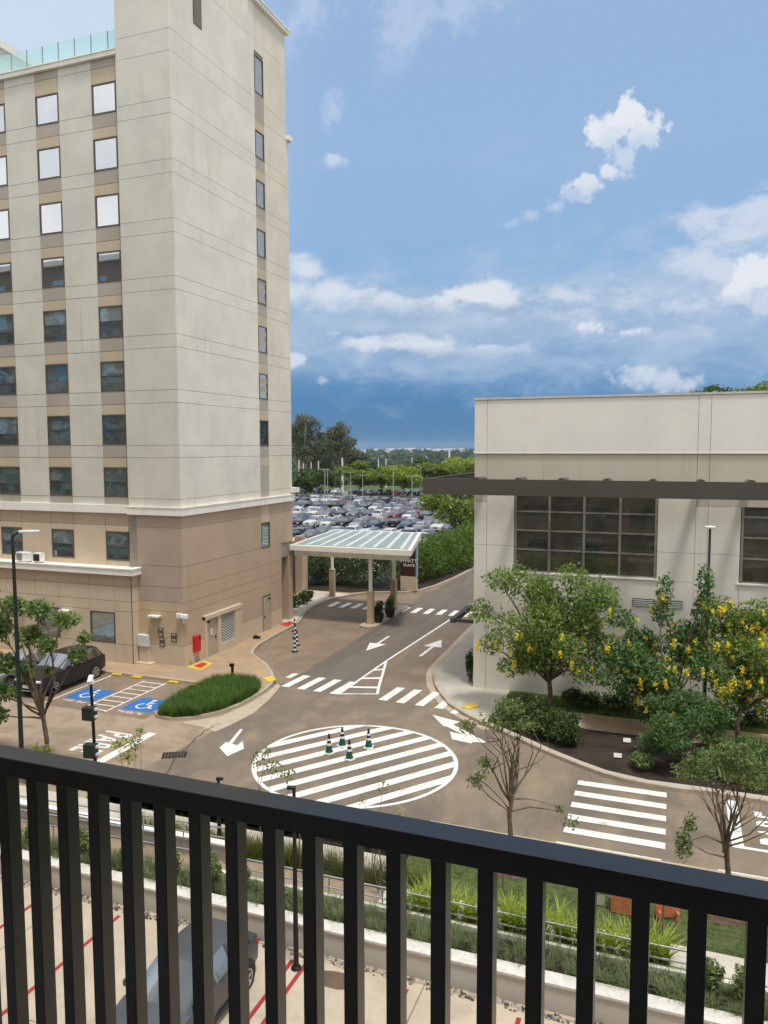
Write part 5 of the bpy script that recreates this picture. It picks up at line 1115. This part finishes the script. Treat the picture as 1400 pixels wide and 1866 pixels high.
def car_parts(kind):
    L, Wd, st, ca, cb, ax, wr = car_shape(kind)
    body, glass = MB(), MB()
    def sec(s):
        y, zl, zb, zt, hw, rw = s; zm = zl + (zb - zl) * .55
        half = [(hw * .86, zl), (hw * .98, zl + .10), (hw, zm), (hw * .965, zb), (rw + .02, zt - .05), (rw * .72, zt), (0, zt + .012)]
        return [(x, y - L / 2, z) for x, z in half] + [(-x, y - L / 2, z) for x, z in half[-2::-1]]
    secs = [sec(s) for s in st]; n = len(secs[0])
    for i in range(len(st) - 1):
        for k in range(n - 1):
            q = [secs[i][k], secs[i][k + 1], secs[i + 1][k + 1], secs[i + 1][k]]
            side_win = k in (3, 8) and ca <= i < cb + 1 and i not in (ca + 1, ca + 3) and i < cb
            screen = (k in (4, 5, 6, 7)) and i in (ca, cb)
            corner = k in (3, 8) and i in (ca,)
            (glass if (side_win or screen or corner) and not (kind == 'pickup' and False) else body).add(q, [(0, 1, 2, 3)])
    for sset, rev in ((secs[0], 0), (secs[-1], 1)): body.add(sset, [tuple(range(n))[::(1 if rev else -1)]])
    return L, Wd, body, glass, ax, wr, st
def weld(mb):
    key = {}; nv = []; mp = []
    for v in mb.v:
        k = (round(v[0], 4), round(v[1], 4), round(v[2], 4))
        if k not in key: key[k] = len(nv); nv.append(v)
        mp.append(key[k])
    mb.v = nv; ff, mm = [], []
    for f, m in zip(mb.f, mb.m):
        g_ = []
        for i in f:
            if not g_ or mp[i] != g_[-1]: g_.append(mp[i])
        if len(set(g_)) >= 3 and len(set(g_)) == len(g_): ff.append(tuple(g_)); mm.append(m)
    mb.f, mb.m = ff, mm; return mb
def detailed_car(lab, kind, paint, loc, rz, grp=None, chrome='chrome', name='parked_car'):
    L, Wd, body, glass, ax, wr, st = car_parts(kind)
    t_ = thing(name, lab, 'car', (0, 0, 0), grp)
    bo = weld(body).build('body', paint, t_, sharp=32); weld(glass).build('window', M['carglass_near'], t_, sharp=32)
    hw = Wd / 2
    for y in ax:
        for sx in (-1, 1):
            yy = y - L / 2; arch = MB().lathe((sx * (hw - .10), yy, wr + .03), [(0, -.11), (wr + .075, -.11), (wr + .075, .105), (0, .105)], 22, 0, 'x'); arch.build('wheel_arch', M['black'], t_)
            w_ = MB().lathe((sx * (hw - .09), yy, wr), [(wr * .62, -.105), (wr * .92, -.105), (wr, -.06), (wr, .06), (wr * .92, .112 * 1), (wr * .62, .112)], 24, 0, 'x').build('wheel', M['tyre'], t_)
            rm = MB(); rm.lathe((sx * (hw - .09), yy, wr), [(wr * .70, sx * .118), (wr * .60, sx * .118), (wr * .58, sx * .06), (0, sx * .05)], 24, 0, 'x')
            for k in range(5):
                a = 2 * pi * k / 5 + .3; c = (sx * (hw - .09) + sx * .10, yy + cos(a) * wr * .32, wr + sin(a) * wr * .32)
                vs = [Vector(c) + Matrix.Rotation(a, 3, 'X') @ Vector((x, yv, zv)) for x in (-.012, .012) for yv in (-wr * .33, wr * .33) for zv in (-wr * .085, wr * .085)]
                rm.add(vs, [(0, 1, 3, 2), (4, 6, 7, 5), (0, 4, 5, 1), (2, 3, 7, 6), (0, 2, 6, 4), (1, 5, 7, 3)])
            rm.build('rim', M['rim'], w_)
    zb = st[1][2]; y0 = -L / 2
    for sx in (-1, 1):
        MB().obox((sx * hw * .70, y0 + .10, zb - .10), .34, .16, .13, sx * .38).build('headlight', M['headlamp'], t_, bevel=.03)
        MB().obox((sx * hw * .78, L / 2 - .12, zb + .02), .26, .14, .18, -sx * .3).build('taillight', M['taillamp'], t_, bevel=.03)
        MB().obox((sx * (hw + .08), y0 + st[3][0] + .30, st[3][2] + .10), .20, .10, .15, 0).build('mirror', paint, t_, bevel=.03)
    MB().obox((0, y0 + .035, zb - .15), hw * .62, .08, .20).obox((0, y0 + .0, .42), hw * 1.25, .08, .14).build('grille', M['black'], t_, bevel=.015)
    MB().obox((0, y0 - .01, zb - .05), hw * .64, .05, .025).obox((0, y0 - .035, .36), hw * 1.1, .04, .04).build('chrome_trim', M['chrome'], t_)
    MB().obox((0, y0 - .03, .55), .40, .03, .13).build('number_plate', M['palebox'], t_)
    for k in (ca_ for ca_ in (st[5][0], st[7][0])):
        for sx in (-1, 1): MB().obox((sx * hw * 1.005, k - L / 2 + .25, st[5][2] - .08), .02, .16, .03).build('door_handle', paint, t_)
    for sx in (-1, 1): MB().obox((sx * hw * .985, 0, st[3][1] + .06), .03, ax[1] - ax[0] - 2 * wr - .2, .10).build('sill', M['black'], t_)
    t_.location = loc; t_.rotation_euler = (0, 0, rz); return t_
detailed_car('black suv parked nose out in the paved bay beside the tower', 'suv', car_paint('black_car_paint', (0.022, 0.019, 0.022), .2), (-29.82, 31.35, .012), 0.0)
detailed_car('silver car at the far left, mostly hidden by the leafy tree', 'sedan', car_paint('silver_car_paint', (0.42, .43, .44), .5), (-32.6, 31.2, .012), 0.0)
detailed_car('grey blue hatchback seen from above between the railing bars', 'hatch', car_paint('blue_grey_car_paint', (0.088, .096, .106), .35), (-10.05, 13.9, -.49), 0.0)
# ---- the big car park: one mesh per kind, copied
def far_mesh(kind):
    L, Wd, body, glass, ax, wr, st = car_parts(kind); mb = MB(); b = weld(body); g_ = weld(glass)
    mb.add(b.v, b.f, 0); mb.add(g_.v, g_.f, 1)
    for y in ax:
        for sx in (-1, 1): mb.lathe((sx * (Wd / 2 - .10), y - L / 2, wr), [(0, -.12), (wr, -.10), (wr, .10), (wr * .6, .125), (0, .125)], 12, 2, 'x'); mb.lathe((sx * (Wd / 2 - .10), y - L / 2, wr), [(wr * .55, sx * .128), (0, sx * .128)], 10, 3, 'x')
    for sx in (-1, 1):
        mb.obox((sx * Wd * .34, -L / 2 + .08, st[1][2] - .1), .34, .14, .13, sx * .35, 3); mb.obox((sx * Wd * .37, L / 2 - .1, st[1][2]), .24, .14, .18, 0, 4)
    mb.obox((0, -L / 2 + .02, st[1][2] - .18), Wd * .34, .08, .18, 0, 2)
    return mb
PC = {'white': (0.64, .64, .63), 'silver': (0.36, .37, .38), 'grey': (0.20, .205, .215), 'black': (0.018, .018, .02), 'dark blue': (0.025, .045, .10), 'maroon': (0.20, .045, .05), 'beige': (.42, .38, .30)}
PM = {k: car_paint(k.replace(' ', '_') + '_far_paint', v, .3) for k, v in PC.items()}
KN = {'suv': 'suv', 'hatch': 'hatchback', 'sedan': 'sedan', 'pickup': 'pickup'}
protos = {}
for kd in KN:
    mb = far_mesh(kd); o = mb.build('lot_car', [PM['white'], M['carglass'], M['tyre'], M['headlamp'], M['taillamp']], None, sharp=32); protos[kd] = [o, False]
ordn = ['first', 'second', 'third', 'fourth', 'fifth', 'sixth', 'seventh', 'eighth', 'ninth', 'tenth', 'eleventh', 'twelfth', 'thirteenth', 'fourteenth', 'fifteenth', 'sixteenth', 'seventeenth', 'eighteenth', 'nineteenth', 'twentieth', 'twenty first', 'twenty second', 'twenty third', 'twenty fourth', 'twenty fifth', 'twenty sixth', 'twenty seventh', 'twenty eighth', 'twenty ninth', 'thirtieth']
random.seed(12)
lot_rows = [93.5, 98.6, 109.4, 114.6, 125.4, 130.6, 141.4, 146.6, 157.4, 162.6, 190.5]
def px_of(x, y): 
    v = Vector((x, y, 1.0 - EYE)); return 700 + 1416 * v.dot(_r3) / v.dot(_f2)
for ri, y in enumerate(lot_rows):
    k = 0
    x = -0.62 * y - 8
    while x < -0.16 * y:
        x += 2.55
        p = px_of(x, y)
        if not (534 < p < (836 if ri else 790)) or random.random() < (.10 if ri > 0 else .2): continue
        kd = random.choices(list(KN), (3, 5, 4, 1.3))[0]; colr = random.choices(list(PC), (11, 4, 6, 10, 2, 1, .7))[0]
        pr_ = protos[kd]
        o = pr_[0] if not pr_[1] else pr_[0].copy()
        if pr_[1]: COL.objects.link(o)
        pr_[1] = True
        face = 0 if ri % 2 == 0 else pi
        if random.random() < .25: face += pi
        o.location = (x + random.uniform(-.15, .15), y + random.uniform(-.3, .3), .02); o.rotation_euler = (0, 0, face + random.uniform(-.03, .03))
        o.material_slots[0].link = 'OBJECT'; o.material_slots[0].material = PM[colr]
        o['label'] = '%s %s, %s from the left in the %s row of the distant car park' % (colr, KN[kd], ordn[min(k, 29)], ordn[ri]); o['category'] = 'car'; o['group'] = 'cars in the distant car park'; k += 1
for kd in KN:
    if not protos[kd][1]: bpy.data.objects.remove(protos[kd][0])
# a few cars behind the bamboo hedge on the right
for k, (x, y, kd, cn_) in enumerate([(-23.6, 89.0, 'hatch', 'black'), (-21.0, 88.4, 'suv', 'silver')]):
    o = far_mesh(kd).build('lot_car', [PM[cn_], M['carglass'], M['tyre'], M['headlamp'], M['taillamp']]); o.location = (x, y, .03); o.rotation_euler = (0, 0, .1)
    tag(o, ['black hatchback under the big round tree by the bamboo hedge', 'silver suv half hidden between the round tree and the annex'][k], 'car', 'cars in the distant car park')

# ================================================================== HEDGES AND FAR TREES
def hedge(name, lab, path, wdt, hgt_, n, size, mat, z0=.13, seed=0, droop=True, group=None):
    rng = np.random.default_rng(seed); P = np.array(path, float); C_ = []; Q = []
    t_ = thing(name, lab, 'hedge', (P[0][0], P[0][1], z0), group)
    for a, b in zip(P[:-1], P[1:]):
        m_ = max(2, int(np.linalg.norm(b - a) / .9))
        for t in np.linspace(0, 1, m_, endpoint=False):
            c = a + (b - a) * t
            for q in range(3):
                C_.append((c[0] + rng.normal(0, wdt * .2), c[1] + rng.normal(0, wdt * .2), z0 + hgt_ * (.25, .5, .76)[q] + rng.normal(0, .12))); Q.append((wdt * .52 * (1.05, 1, .75)[q], wdt * .52 * (1.05, 1, .75)[q], hgt_ * .28))
    V = leaves(rng, C_, Q, n, size, .35, .30, .55); V[:, 2] = np.maximum(V[:, 2], z0 + .01)
    np_mesh('foliage', V, quads(V), M[mat], t_)
    mb = MB()
    for k in range(0, len(C_), 9): limb(mb, (C_[k][0], C_[k][1], z0 - .05), (C_[k][0] + .1, C_[k][1], z0 + hgt_ * .9), .04, .015, rng, .08, 5)
    mb.build('stem', M['bark'], t_); return t_
hedge('bamboo_hedge', 'tall bright green bamboo hedge curving along the drive right of the totem sign', [(-22.4, 64.8), (-21.6, 68.5), (-21.0, 73), (-20.8, 78), (-20.9, 84)], 2.5, 4.0, 15000, .34, 'leaf_bamboo', seed=1)
hedge('dense_hedge', 'dense dark hedge with pale flowers behind the entrance canopy', [(-36, 62.5), (-31, 62.3), (-27, 62.9), (-23.5, 64.0)], 2.6, 3.9, 13000, .28, 'leaf_dark', seed=2)
V = leaves(np.random.default_rng(4), [(x, 61.35 + .25 * abs(x + 27) * .1, z) for x, z in ((-28.5, 2.3), (-27.2, 1.6), (-25.8, 2.7), (-24.9, 1.4), (-23.9, 2.2), (-23.0, 2.9), (-26.6, 3.2))], [(.5, .3, .5)] * 7, 60, .13, .35, .7); np_mesh('hedge_flowers', V, quads(V), M['petal_white'], bpy.data.objects['dense_hedge'])['kind'] = 'stuff'
hedge('back_hedge', 'ragged hedge along the front edge of the distant car park', [(-60, 84.5), (-45, 84.3), (-32, 84), (-25, 83.5)], 1.8, 1.5, 5000, .34, 'leaf_bamboo', seed=3)
make_tree('round_tree', 'big round dark green tree at the right end of the distant car park', (-26.0, 99.5), 2.0, crown(np.random.default_rng(3), 16, (5.0, 4.6, 3.5), 4.1, .95, (.3, .42)), 7000, .46, 'leaf_far', r0=.2, seed=12, twigs=0, shell=.6)
def far_tree(lab, px, py_base, dist_y, w_, h, mat, n, size, seed, trunk_h=.28, flat=.9, grp='trees beyond the car park'):
    d = ray(px, 816); x = d.x / d.y * dist_y
    rng = np.random.default_rng(seed)
    return make_tree('far_tree', lab, (x, dist_y), h * trunk_h, crown(rng, 13, (w_ * .5, w_ * .5, h * (1 - trunk_h) * .5 * flat), h * (trunk_h + (1 - trunk_h) * .52), 1.0, (.3, .45)), n, size, M and mat, 'bark', .022 * h, grp, 'tree', .6, 0, None, seed, .6, z0=hgt(x, dist_y))
far_tree('dark green spreading tree at the left of the distant car park', 582, 900, 172, 11.5, 7.6, 'leaf_dark', 3400, .65, 1)
far_tree('small dark tree against the tower edge beyond the car park', 548, 905, 168, 5.5, 5.5, 'leaf_dark', 1600, .6, 2)
far_tree('rounded green tree directly right of the tallest pale pole', 656, 893, 186, 11.5, 8.6, 'leaf_far', 3400, .7, 3)
far_tree('mid green tree between two brighter trees beyond the cars', 697, 893, 190, 11, 7.6, 'leaf_far', 3000, .7, 4)
far_tree('bright green tree in the middle beyond the cars', 735, 893, 182, 11, 8.8, 'leaf_far_bright', 3600, .65, 5)
far_tree('broad green tree left of the sunshade beam end', 800, 893, 190, 15, 9.5, 'leaf_far', 3800, .75, 6)
far_tree('yellow green tree touching the annex edge above the beam', 850, 893, 210, 15, 11, 'leaf_far_bright', 3800, .8, 7)
far_tree('dark tree filling the gap behind the bright middle tree', 768, 893, 232, 13, 9.5, 'leaf_dark', 2600, .8, 8)
far_tree('dark tree behind the mid green tree', 678, 893, 240, 15, 9, 'leaf_dark', 2600, .85, 9)
# grey green gums on the left, tall and ragged
def gum(lab, px, dist_y, h, w_, seed):
    d = ray(px, 816); x = d.x / d.y * dist_y; rng = np.random.default_rng(seed); cl = []
    for k in range(15):
        z = h * rng.uniform(.42, .98); r_ = w_ * rng.uniform(.10, .22); a = rng.uniform(0, 2 * pi); f_ = w_ * .38 * rng.uniform(.1, 1) * (1.15 - abs(z / h - .7)); cl.append((f_ * cos(a), f_ * sin(a), z, r_ * 1.2, r_ * 1.2, r_ * .9))
    make_tree('gum_tree', lab, (x, dist_y), h * .35, cl, 4200, .75, 'leaf_euc', 'paletrunk', .35, 'tall gums beyond the car park', 'tree', .5, 1, None, seed, .4, z0=hgt(x, dist_y) )
gum('tall grey gum tree next to the tower edge', 546, 235, 24, 15, 21); gum('second tall gum from the tower edge with a dense crown', 570, 245, 23.5, 15, 22); gum('lower gum tree between two tall gums', 594, 255, 20, 14, 23)
gum('tall gum with an open ragged top leaning right', 622, 240, 22.5, 15, 24); gum('rightmost smaller gum in the tall group', 640, 262, 17, 12, 25); gum('gum tree hidden low behind the group', 606, 270, 16, 16, 26)
# trees behind the annex roof
for k, (x, y, h, w_) in enumerate([(3.6, 92, 19.4, 8.0), (9.4, 95, 19.9, 9.0), (15.5, 90, 19.5, 9)]):
    make_tree('roof_tree', ['small dome of a tree top just above the annex roof', 'broad dark tree top behind the annex roof at the right', 'tree top behind the annex at the right edge'][k], (x, y), h * .5, [(a * w_ * .4, 0, h - 1.6 - abs(a) * 1.1, w_ * .24, w_ * .24, 1.2) for a in (-1, -.5, 0, .5, 1)] + [(a * w_ * .4, 1, h - 4 - abs(a), w_ * .25, w_ * .25, 2.0) for a in (-1, 0, 1)], 3600, .42, 'leaf_far' if k else 'leaf_dark', 'bark', .3, 'tree tops behind the annex', 'tree', .6, 0, None, 50 + k, .55, z0=0)
# woodland, dry fields and the far town
rng = np.random.default_rng(33)
n = 5200; ang = rng.uniform(-.62, .02, n); rad = 300 * (1 / (1 - rng.random(n) * .93)) ** 1.0
X_ = rad * np.sin(ang); Y_ = rad * np.cos(ang); keep = (Y_ < 5200) & (Y_ > 262); X_, Y_ = X_[keep], Y_[keep]
Z_ = np.array([hgt(a, b) for a, b in zip(X_, Y_)]); RR = np.sqrt(X_ ** 2 + Y_ ** 2)
h_ = rng.uniform(5, 11, len(X_)) * np.clip(RR / 900, .8, 2.0)
V = leaves(rng, np.stack([X_, Y_, Z_ + h_ * .55], 1), np.stack([h_ * .62, h_ * .62, h_ * .5], 1), 36000, 3.0, .6, .8, .7, .5)
# leaf size grows with distance so far crowns stay closed
cen = V.reshape(-1, 4, 3).mean(1, keepdims=True); sc = np.clip(np.linalg.norm(cen[:, :, :2], axis=2, keepdims=True) / 420, .7, 6)
V = ((V.reshape(-1, 4, 3) - cen) * sc + cen).reshape(-1, 3)
tag(np_mesh('woodland', V, quads(V), leafy('woodland_leaves', (0.030, 0.052, 0.022), (0.085, 0.115, 0.045), .2)), 'far green woodland rolling to the horizon', 'woodland', kind='stuff')
mb = MB(); random.seed(8)
for k in range(150):
    a = random.uniform(-.56, -.22); r_ = random.uniform(3000, 5600); x, y = r_ * sin(a), r_ * cos(a); z = hgt(x, y); s = random.uniform(12, 60); mb.obox((x, y, z + 8), s, s * .6, random.uniform(9, 22), random.random())
tag(mb.build('far_town', plain('town_white', (0.72, .70, .66), .8)), 'pale scattered town buildings along the horizon', 'town', kind='stuff')
# poles beyond
def tall_pole(lab, px, ytop, ybase, dist_y, r_, mat, heads=0, grp='poles around the car park'):
    d0 = ray(px, ytop); x = d0.x / d0.y * dist_y; zt = EYE + d0.z / d0.y * dist_y; zb = min(hgt(x, dist_y), .02) - .1
    t_ = thing('light_pole', lab, 'pole', (x, dist_y, zb), grp); MB().tube([(x, dist_y, zb), (x, dist_y, zt)], [r_ * 1.25, r_ * .8], 8).build('post', M[mat], t_)
    for s in ((-1, 1)[:heads] if heads < 3 else (-1, 1)): MB().tube([(x, dist_y, zt - .05), (x + s * .75, dist_y, zt + .1)], r_ * .6, 6).obox((x + s * .9, dist_y, zt + .1), .45, .2, .09).build('lamp_head', M['greypole'], t_)
for k, (px, yt, dy, r_, mt, hd) in enumerate([(592, 856, 150, .09, 'greypole', 2), (639, 861, 143, .09, 'greypole', 2), (661, 866, 165, .09, 'greypole', 2), (717, 856, 132, .09, 'greypole', 2), (751, 868, 118, .09, 'greypole', 2), (767, 850, 185, .1, 'greypole', 1), (820, 900, 96, .07, 'greypole', 1), (597, 856, 152, .08, 'greypole', 1)]):
    tall_pole(['grey twin lamp pole before the left dark tree', 'grey twin lamp pole below the tallest gum', 'grey twin lamp pole in front of the rounded green tree', 'grey twin lamp pole left of the bright middle tree', 'grey twin lamp pole right of the bright middle tree', 'grey lamp pole standing beyond the last car row', 'thin pole in front of the big round tree', 'grey lamp pole paired with the pole before the left dark tree'][k], px, yt, 0, dy, r_, mt, hd)
for k, (px, yt, dy, r_) in enumerate([(545, 838, 205, .22), (553, 844, 210, .18), (567, 842, 222, .2), (580.5, 840, 215, .22), (624, 834, 200, .30), (690, 836, 230, .2), (703.5, 835, 222, .22), (751, 833, 250, .2), (778, 832, 245, .2), (819, 818, 240, .42)]):
    tall_pole(['pale pole nearest the tower edge among the gums', 'lamp pole second from the tower edge', 'pale pole third from the tower edge', 'pale pole fourth from the tower edge', 'thick pale pole reaching the ground between the trees', 'pale pole above the mid green tree', 'pale pole left of the bright middle tree top', 'thin far pole over the bright middle tree', 'pale pole left of the broad tree top', 'tallest white mast rising above the horizon'][k], px, yt, 0, dy, r_, 'whitepole')

# ================================================================== FOREGROUND BELOW THE BALCONY
pw = thing('planter_wall', 'long low grey planter wall with a pale granular top along the car park', 'wall', (-9, 16.95, -.5))
MB().box(-46, 14, 16.96, 17.2, -.6, .13).build('wall_face', M['wallgrey'], pw); MB().box(-46, 14, 16.92, 17.34, .13, .19).build('coping', M['granite'], pw)
w2 = thing('ramp_wall', 'upper ramp wall with a white coping on the left behind the planting', 'wall', (-20, 19.3, -.2))
MB().box(-46, -12.3, 19.22, 19.42, -.4, .42).build('wall_face', M['wallgrey'], w2); MB().box(-46, -12.28, 19.18, 19.46, .42, .48).build('coping', M['white_trim'], w2)
rw = thing('ramp_kerb', 'low pale kerb wall under the steel handrails', 'wall', (0, 18.4, 0)); MB().box(-12, 6, 18.28, 18.42, -.1, .22).build('wall_face', M['white_trim'], rw)
rng = np.random.default_rng(61)
mb = MB()
for k in range(900):
    x = rng.uniform(-19, 3); y = rng.uniform(16.66, 16.93); s = rng.uniform(.025, .06)
    a = rng.uniform(0, 6); P_ = [(s * cos(a + t) * rng.uniform(.8, 1.2), s * .75 * sin(a + t)) for t in (0, 1.05, 2.1, 3.14, 4.2, 5.2)]
    o = len(mb.v); mb.add([(x + q[0], y + q[1], -.5) for q in P_] + [(x + q[0] * .6, y + q[1] * .6, -.5 + s * .9) for q in P_], [(i, (i + 1) % 6, 6 + (i + 1) % 6, 6 + i) for i in range(6)] + [(6, 7, 8, 9, 10, 11)], int(rng.integers(3)))
tag(mb.build('pebbles', [plain('pebble_grey', (.22, .19, .165), .8), plain('pebble_pale', (.42, .38, .33), .8), plain('pebble_dark', (.09, .075, .065), .8)], sharp=80), 'strip of loose pebbles at the foot of the planter wall', 'pebbles', kind='stuff')
def handrail(lab, pts, zs, grp='steel handrails of the ramp'):
    t_ = thing('handrail', lab, 'handrail', (pts[0][0], pts[0][1], pts[0][2]), grp)
    for z in zs: MB().tube([(p[0], p[1], p[2] + z) for p in pts], .024, 8).build('rail', M['steel'], t_)
    L = sqrt((pts[-1][0] - pts[0][0]) ** 2 + (pts[-1][1] - pts[0][1]) ** 2); n = int(L / 1.6) + 1
    for k in range(n + 1):
        f_ = k / n; i = min(int(f_ * (len(pts) - 1)), len(pts) - 2); g_ = f_ * (len(pts) - 1) - i; p = [pts[i][j] + (pts[i + 1][j] - pts[i][j]) * g_ for j in range(3)]
        MB().tube([(p[0], p[1], p[2] - .1), (p[0], p[1], p[2] + zs[0])], .022, 8).build('post', M['steel'], t_)
handrail('twin pipe steel handrail running between the strap leaved plants and the planter', [(-11.6, 18.36, .1), (.75, 18.36, .1)], (.62, .32))
handrail('steel handrail climbing along the upper ramp wall on the left', [(-21, 19.05, -.05), (-12.2, 19.05, .25)], (.85, .55)); handrail('steel handrail on the low side of the ramp at the left', [(-19.5, 18.42, -.1), (-12.4, 18.42, .12)], (.85, .5))
# planting
xs_ = rng.uniform(-19.5, 4.5, 900); B = np.stack([xs_, rng.uniform(17.32, 18.2, 900), np.full(900, .08)], 1)
V, F = blades(rng, B, 20, .44, .016, .75, .5, 3)
tag(np_mesh('mondo_grass', V, F, M['leaf_mondo']), 'grey green arching ground cover grass behind the planter wall', 'grass', kind='stuff')
st = None
for k in range(26):
    x = -6.4 + k * .262 + rng.uniform(-.08, .08)
    if k < 3:
        V, F = blades(np.random.default_rng(k), [(0, 0, 0)], 64, .98, .050, .62, .45, 4)
        o = np_mesh('strap_leaf_plant', V, F, M['leaf_strap']); st = (st or []) + [o]
    else: o = st[k % 3].copy(); COL.objects.link(o)
    o.location = (x, 18.60 + rng.uniform(-.08, .10), .09); o.rotation_euler = (0, 0, rng.uniform(0, 6)); s = rng.uniform(.85, 1.15); o.scale = (s, s, s)
    tag(o, 'bright strap leaved plant, one of a tight row behind the steel handrail', 'plant', 'strap leaved plants behind the handrail')
for k, (x, s) in enumerate([(-18.3, .42), (-16.4, .5), (-14.6, .55), (-13.2, .5), (-11.9, .62), (-10.9, .55), (-9.8, .45)]): shrub('planter_shrub', ['leafy shrub in the planter farthest left between the bars', 'leafy shrub in the planter second from the left', 'leafy shrub in the planter left of the hatchback roof', 'leafy shrub above the rear of the hatchback', 'tall leafy shrub in the planter right behind the hatchback', 'leafy shrub in the planter left of the garden lamp post', 'small leafy shrub by the garden lamp post'][k], (x, 17.75), (s * .7, s * .55, s), 520, .11, 'leaf_feather', 'leafy shrubs in the planter', 100 + k, .08)
for k, (x, y, s) in enumerate([(1.05, 17.9, .5), (1.75, 17.75, .6), (.6, 17.6, .32)]): shrub('planter_shrub', ['leafy shrub past the end of the handrail in the planter', 'largest leafy shrub at the bottom right of the planter', 'small leafy shrub below the handrail end'][k], (x, y), (s * .6, s * .5, s), 620, .10, 'leaf_feather', 'leafy shrubs in the planter', 120 + k, .08)
B = np.stack([rng.uniform(-16.5, -6.4, 420), rng.uniform(19.5, 20.0, 420), np.full(420, .02)], 1); V, F = blades(rng, B, 16, .75, .014, .5, .4, 3)
tag(np_mesh('ornamental_grass', V, F, M['leaf_olive']), 'tall olive yellow grass between ramp and pavement', 'grass', kind='stuff')
poly = [(-7.1, 19.55), (13, 19.55), (13, 23.2), (-7.1, 23.2)]; V, F = blades(rng, scatter(rng, poly, 3600, .085), 7, .10, .014, .5, .3, 2)
tag(np_mesh('lawn_grass', V, F, M['grass']), 'mown lawn between the wire fence and the road', 'grass', kind='stuff')
fe = thing('wire_fence', 'fine wire mesh fence on thin posts between footpath and lawn', 'fence', (0, 19.52, .09))
for x in (-10, -8, -6, -4, -2, 0, 2, 4, 6): MB().tube([(x, 19.53, 0), (x, 19.53, 1.18)], .022, 8).build('post', M['bark'], fe)
mb = MB()
for k in range(330): x = -10 + k * .05; mb.box(x - .0016, x + .0016, 19.528, 19.532, .1, 1.14)
for k in range(9): z = .12 + k * .127; mb.box(-10, 6.4, 19.526, 19.528, z - .0016, z + .0016)
mb.build('wire_mesh', M['greypole'], fe)
t_ = thing('orange_crate', 'orange slatted crate lying on the lawn behind the wire fence', 'crate', (-.85, 20.6, .09)); om = plain('orange_plastic', (.62, .20, .07), .6)
mb = MB()
for k in range(4): mb.box(-1.25, -.42, 20.35 + k * .002, 20.40, .12 + k * .14, .235 + k * .14); mb.box(-1.25, -.42, 20.85, 20.90, .12 + k * .14, .235 + k * .14); mb.box(-1.3, -1.25, 20.35, 20.9, .12 + k * .14, .235 + k * .14); mb.box(-.42, -.37, 20.35, 20.9, .12 + k * .14, .235 + k * .14)
mb.build('slat_side', om, t_); MB().box(-1.25, -.42, 20.40, 20.85, .10, .13).build('base', om, t_)
t_ = thing('orange_barrier', 'short orange barrier board standing right of the slatted crate', 'barrier', (.1, 20.6, .09)); MB().obox((.1, 20.55, .42), .62, .05, .5, .3).build('board', om, t_, bevel=.01); MB().obox((-.12, 20.5, .2), .06, .35, .3, .3).obox((.32, 20.62, .2), .06, .35, .3, .3).build('leg', om, t_)
tag(MB().obox((-1.75, 20.7, .28), .5, .35, .36, .2).obox((-1.75, 20.7, .48), .54, .39, .05, .2).build('meter_pit', M['wallgrey'], bevel=.02), 'grey concrete meter box left of the orange crate on the lawn', 'meter box')

# ================================================================== OUR OWN HOTEL AND ITS BALCONY
ho = thing('hotel_building', 'tall brown hotel behind the balcony, only seen in the tower windows', 'building', (0, -8, -.8))
MB().box(-112, 22, -16, -.9, -.8, 33.5).build('wall', plaster('hotel_brown_render', (.26, .21, .165), (.7, .6, .5), .4), ho); MB().box(-113, 23, -16.5, -.4, 33.5, 34.1).build('roof', M['white_trim'], ho)
for k in range(10):
    for j in range(21): 
        f = MB().box(-84 + j * 5, -81.3 + j * 5, -.92, -.86, 1.4 + k * 3.15, 3.5 + k * 3.15).build('window', M['glass_low'], ho)
bal = thing('balcony', 'balcony slab and ceiling of the hotel where the viewer stands', 'balcony', (0, 0, 10.45))
MB().box(-2.6, 3.2, -.9, 1.52, 10.2, 10.45).build('floor_slab', M['wallgrey'], bal); MB().box(-2.6, 3.2, -.9, 1.55, 13.75, 13.95).build('ceiling_slab', M['wallgrey'], bal)
ra = thing('balcony_railing', 'charcoal metal balcony railing with flat vertical bars across the foreground', 'railing', (0, 1.4, 10.45))
ZR = EYE - .756; YF = 1.395
MB().box(-2.58, 3.18, YF, YF + .066, ZR - .046, ZR).build('top_rail', M['rail'], ra, bevel=.003)
MB().box(-2.58, 3.18, YF + .01, YF + .056, 10.53, 10.57).build('bottom_rail', M['rail'], ra, bevel=.003)
pb = None
for k in range(-10, 46):
    x = -1.4715 + .0945 * k
    o = MB().box(x, x + .031, YF + .012, YF + .052, 10.57, ZR - .046).build('baluster', M['rail'], ra, bevel=.0015) if pb is None else pb.copy()
    if pb is None: pb = o; pb_x = x
    else: COL.objects.link(o); o.location = (x - pb_x, 0, 0)
for x in (-2.5, 3.1): MB().box(x - .03, x + .03, YF + .005, YF + .061, 10.45, ZR - .046).build('post', M['rail'], ra)

ra.location.y -= .006; ra.rotation_euler = (0, 0, -.010)      # the balcony front is a hair off the street grid

# ================================================================== HAZE over the far land
hm = bpy.data.materials.new('haze_air'); hm.use_nodes = True; ht = NT(hm.node_tree); ht.n.clear()
ho_ = ht.node('ShaderNodeOutputMaterial'); hv = ht.node('ShaderNodeVolumePrincipled'); hv.inputs['Color'].default_value = (.70, .84, .98, 1); hv.inputs['Density'].default_value = 0.00007; hv.inputs['Anisotropy'].default_value = 0.2
ht.l.new(hv.outputs[0], ho_.inputs['Volume'])
tag(MB().box(-9400, 3400, -90, 8300, -34, 62).build('haze', hm), None, None, None, 'stuff')
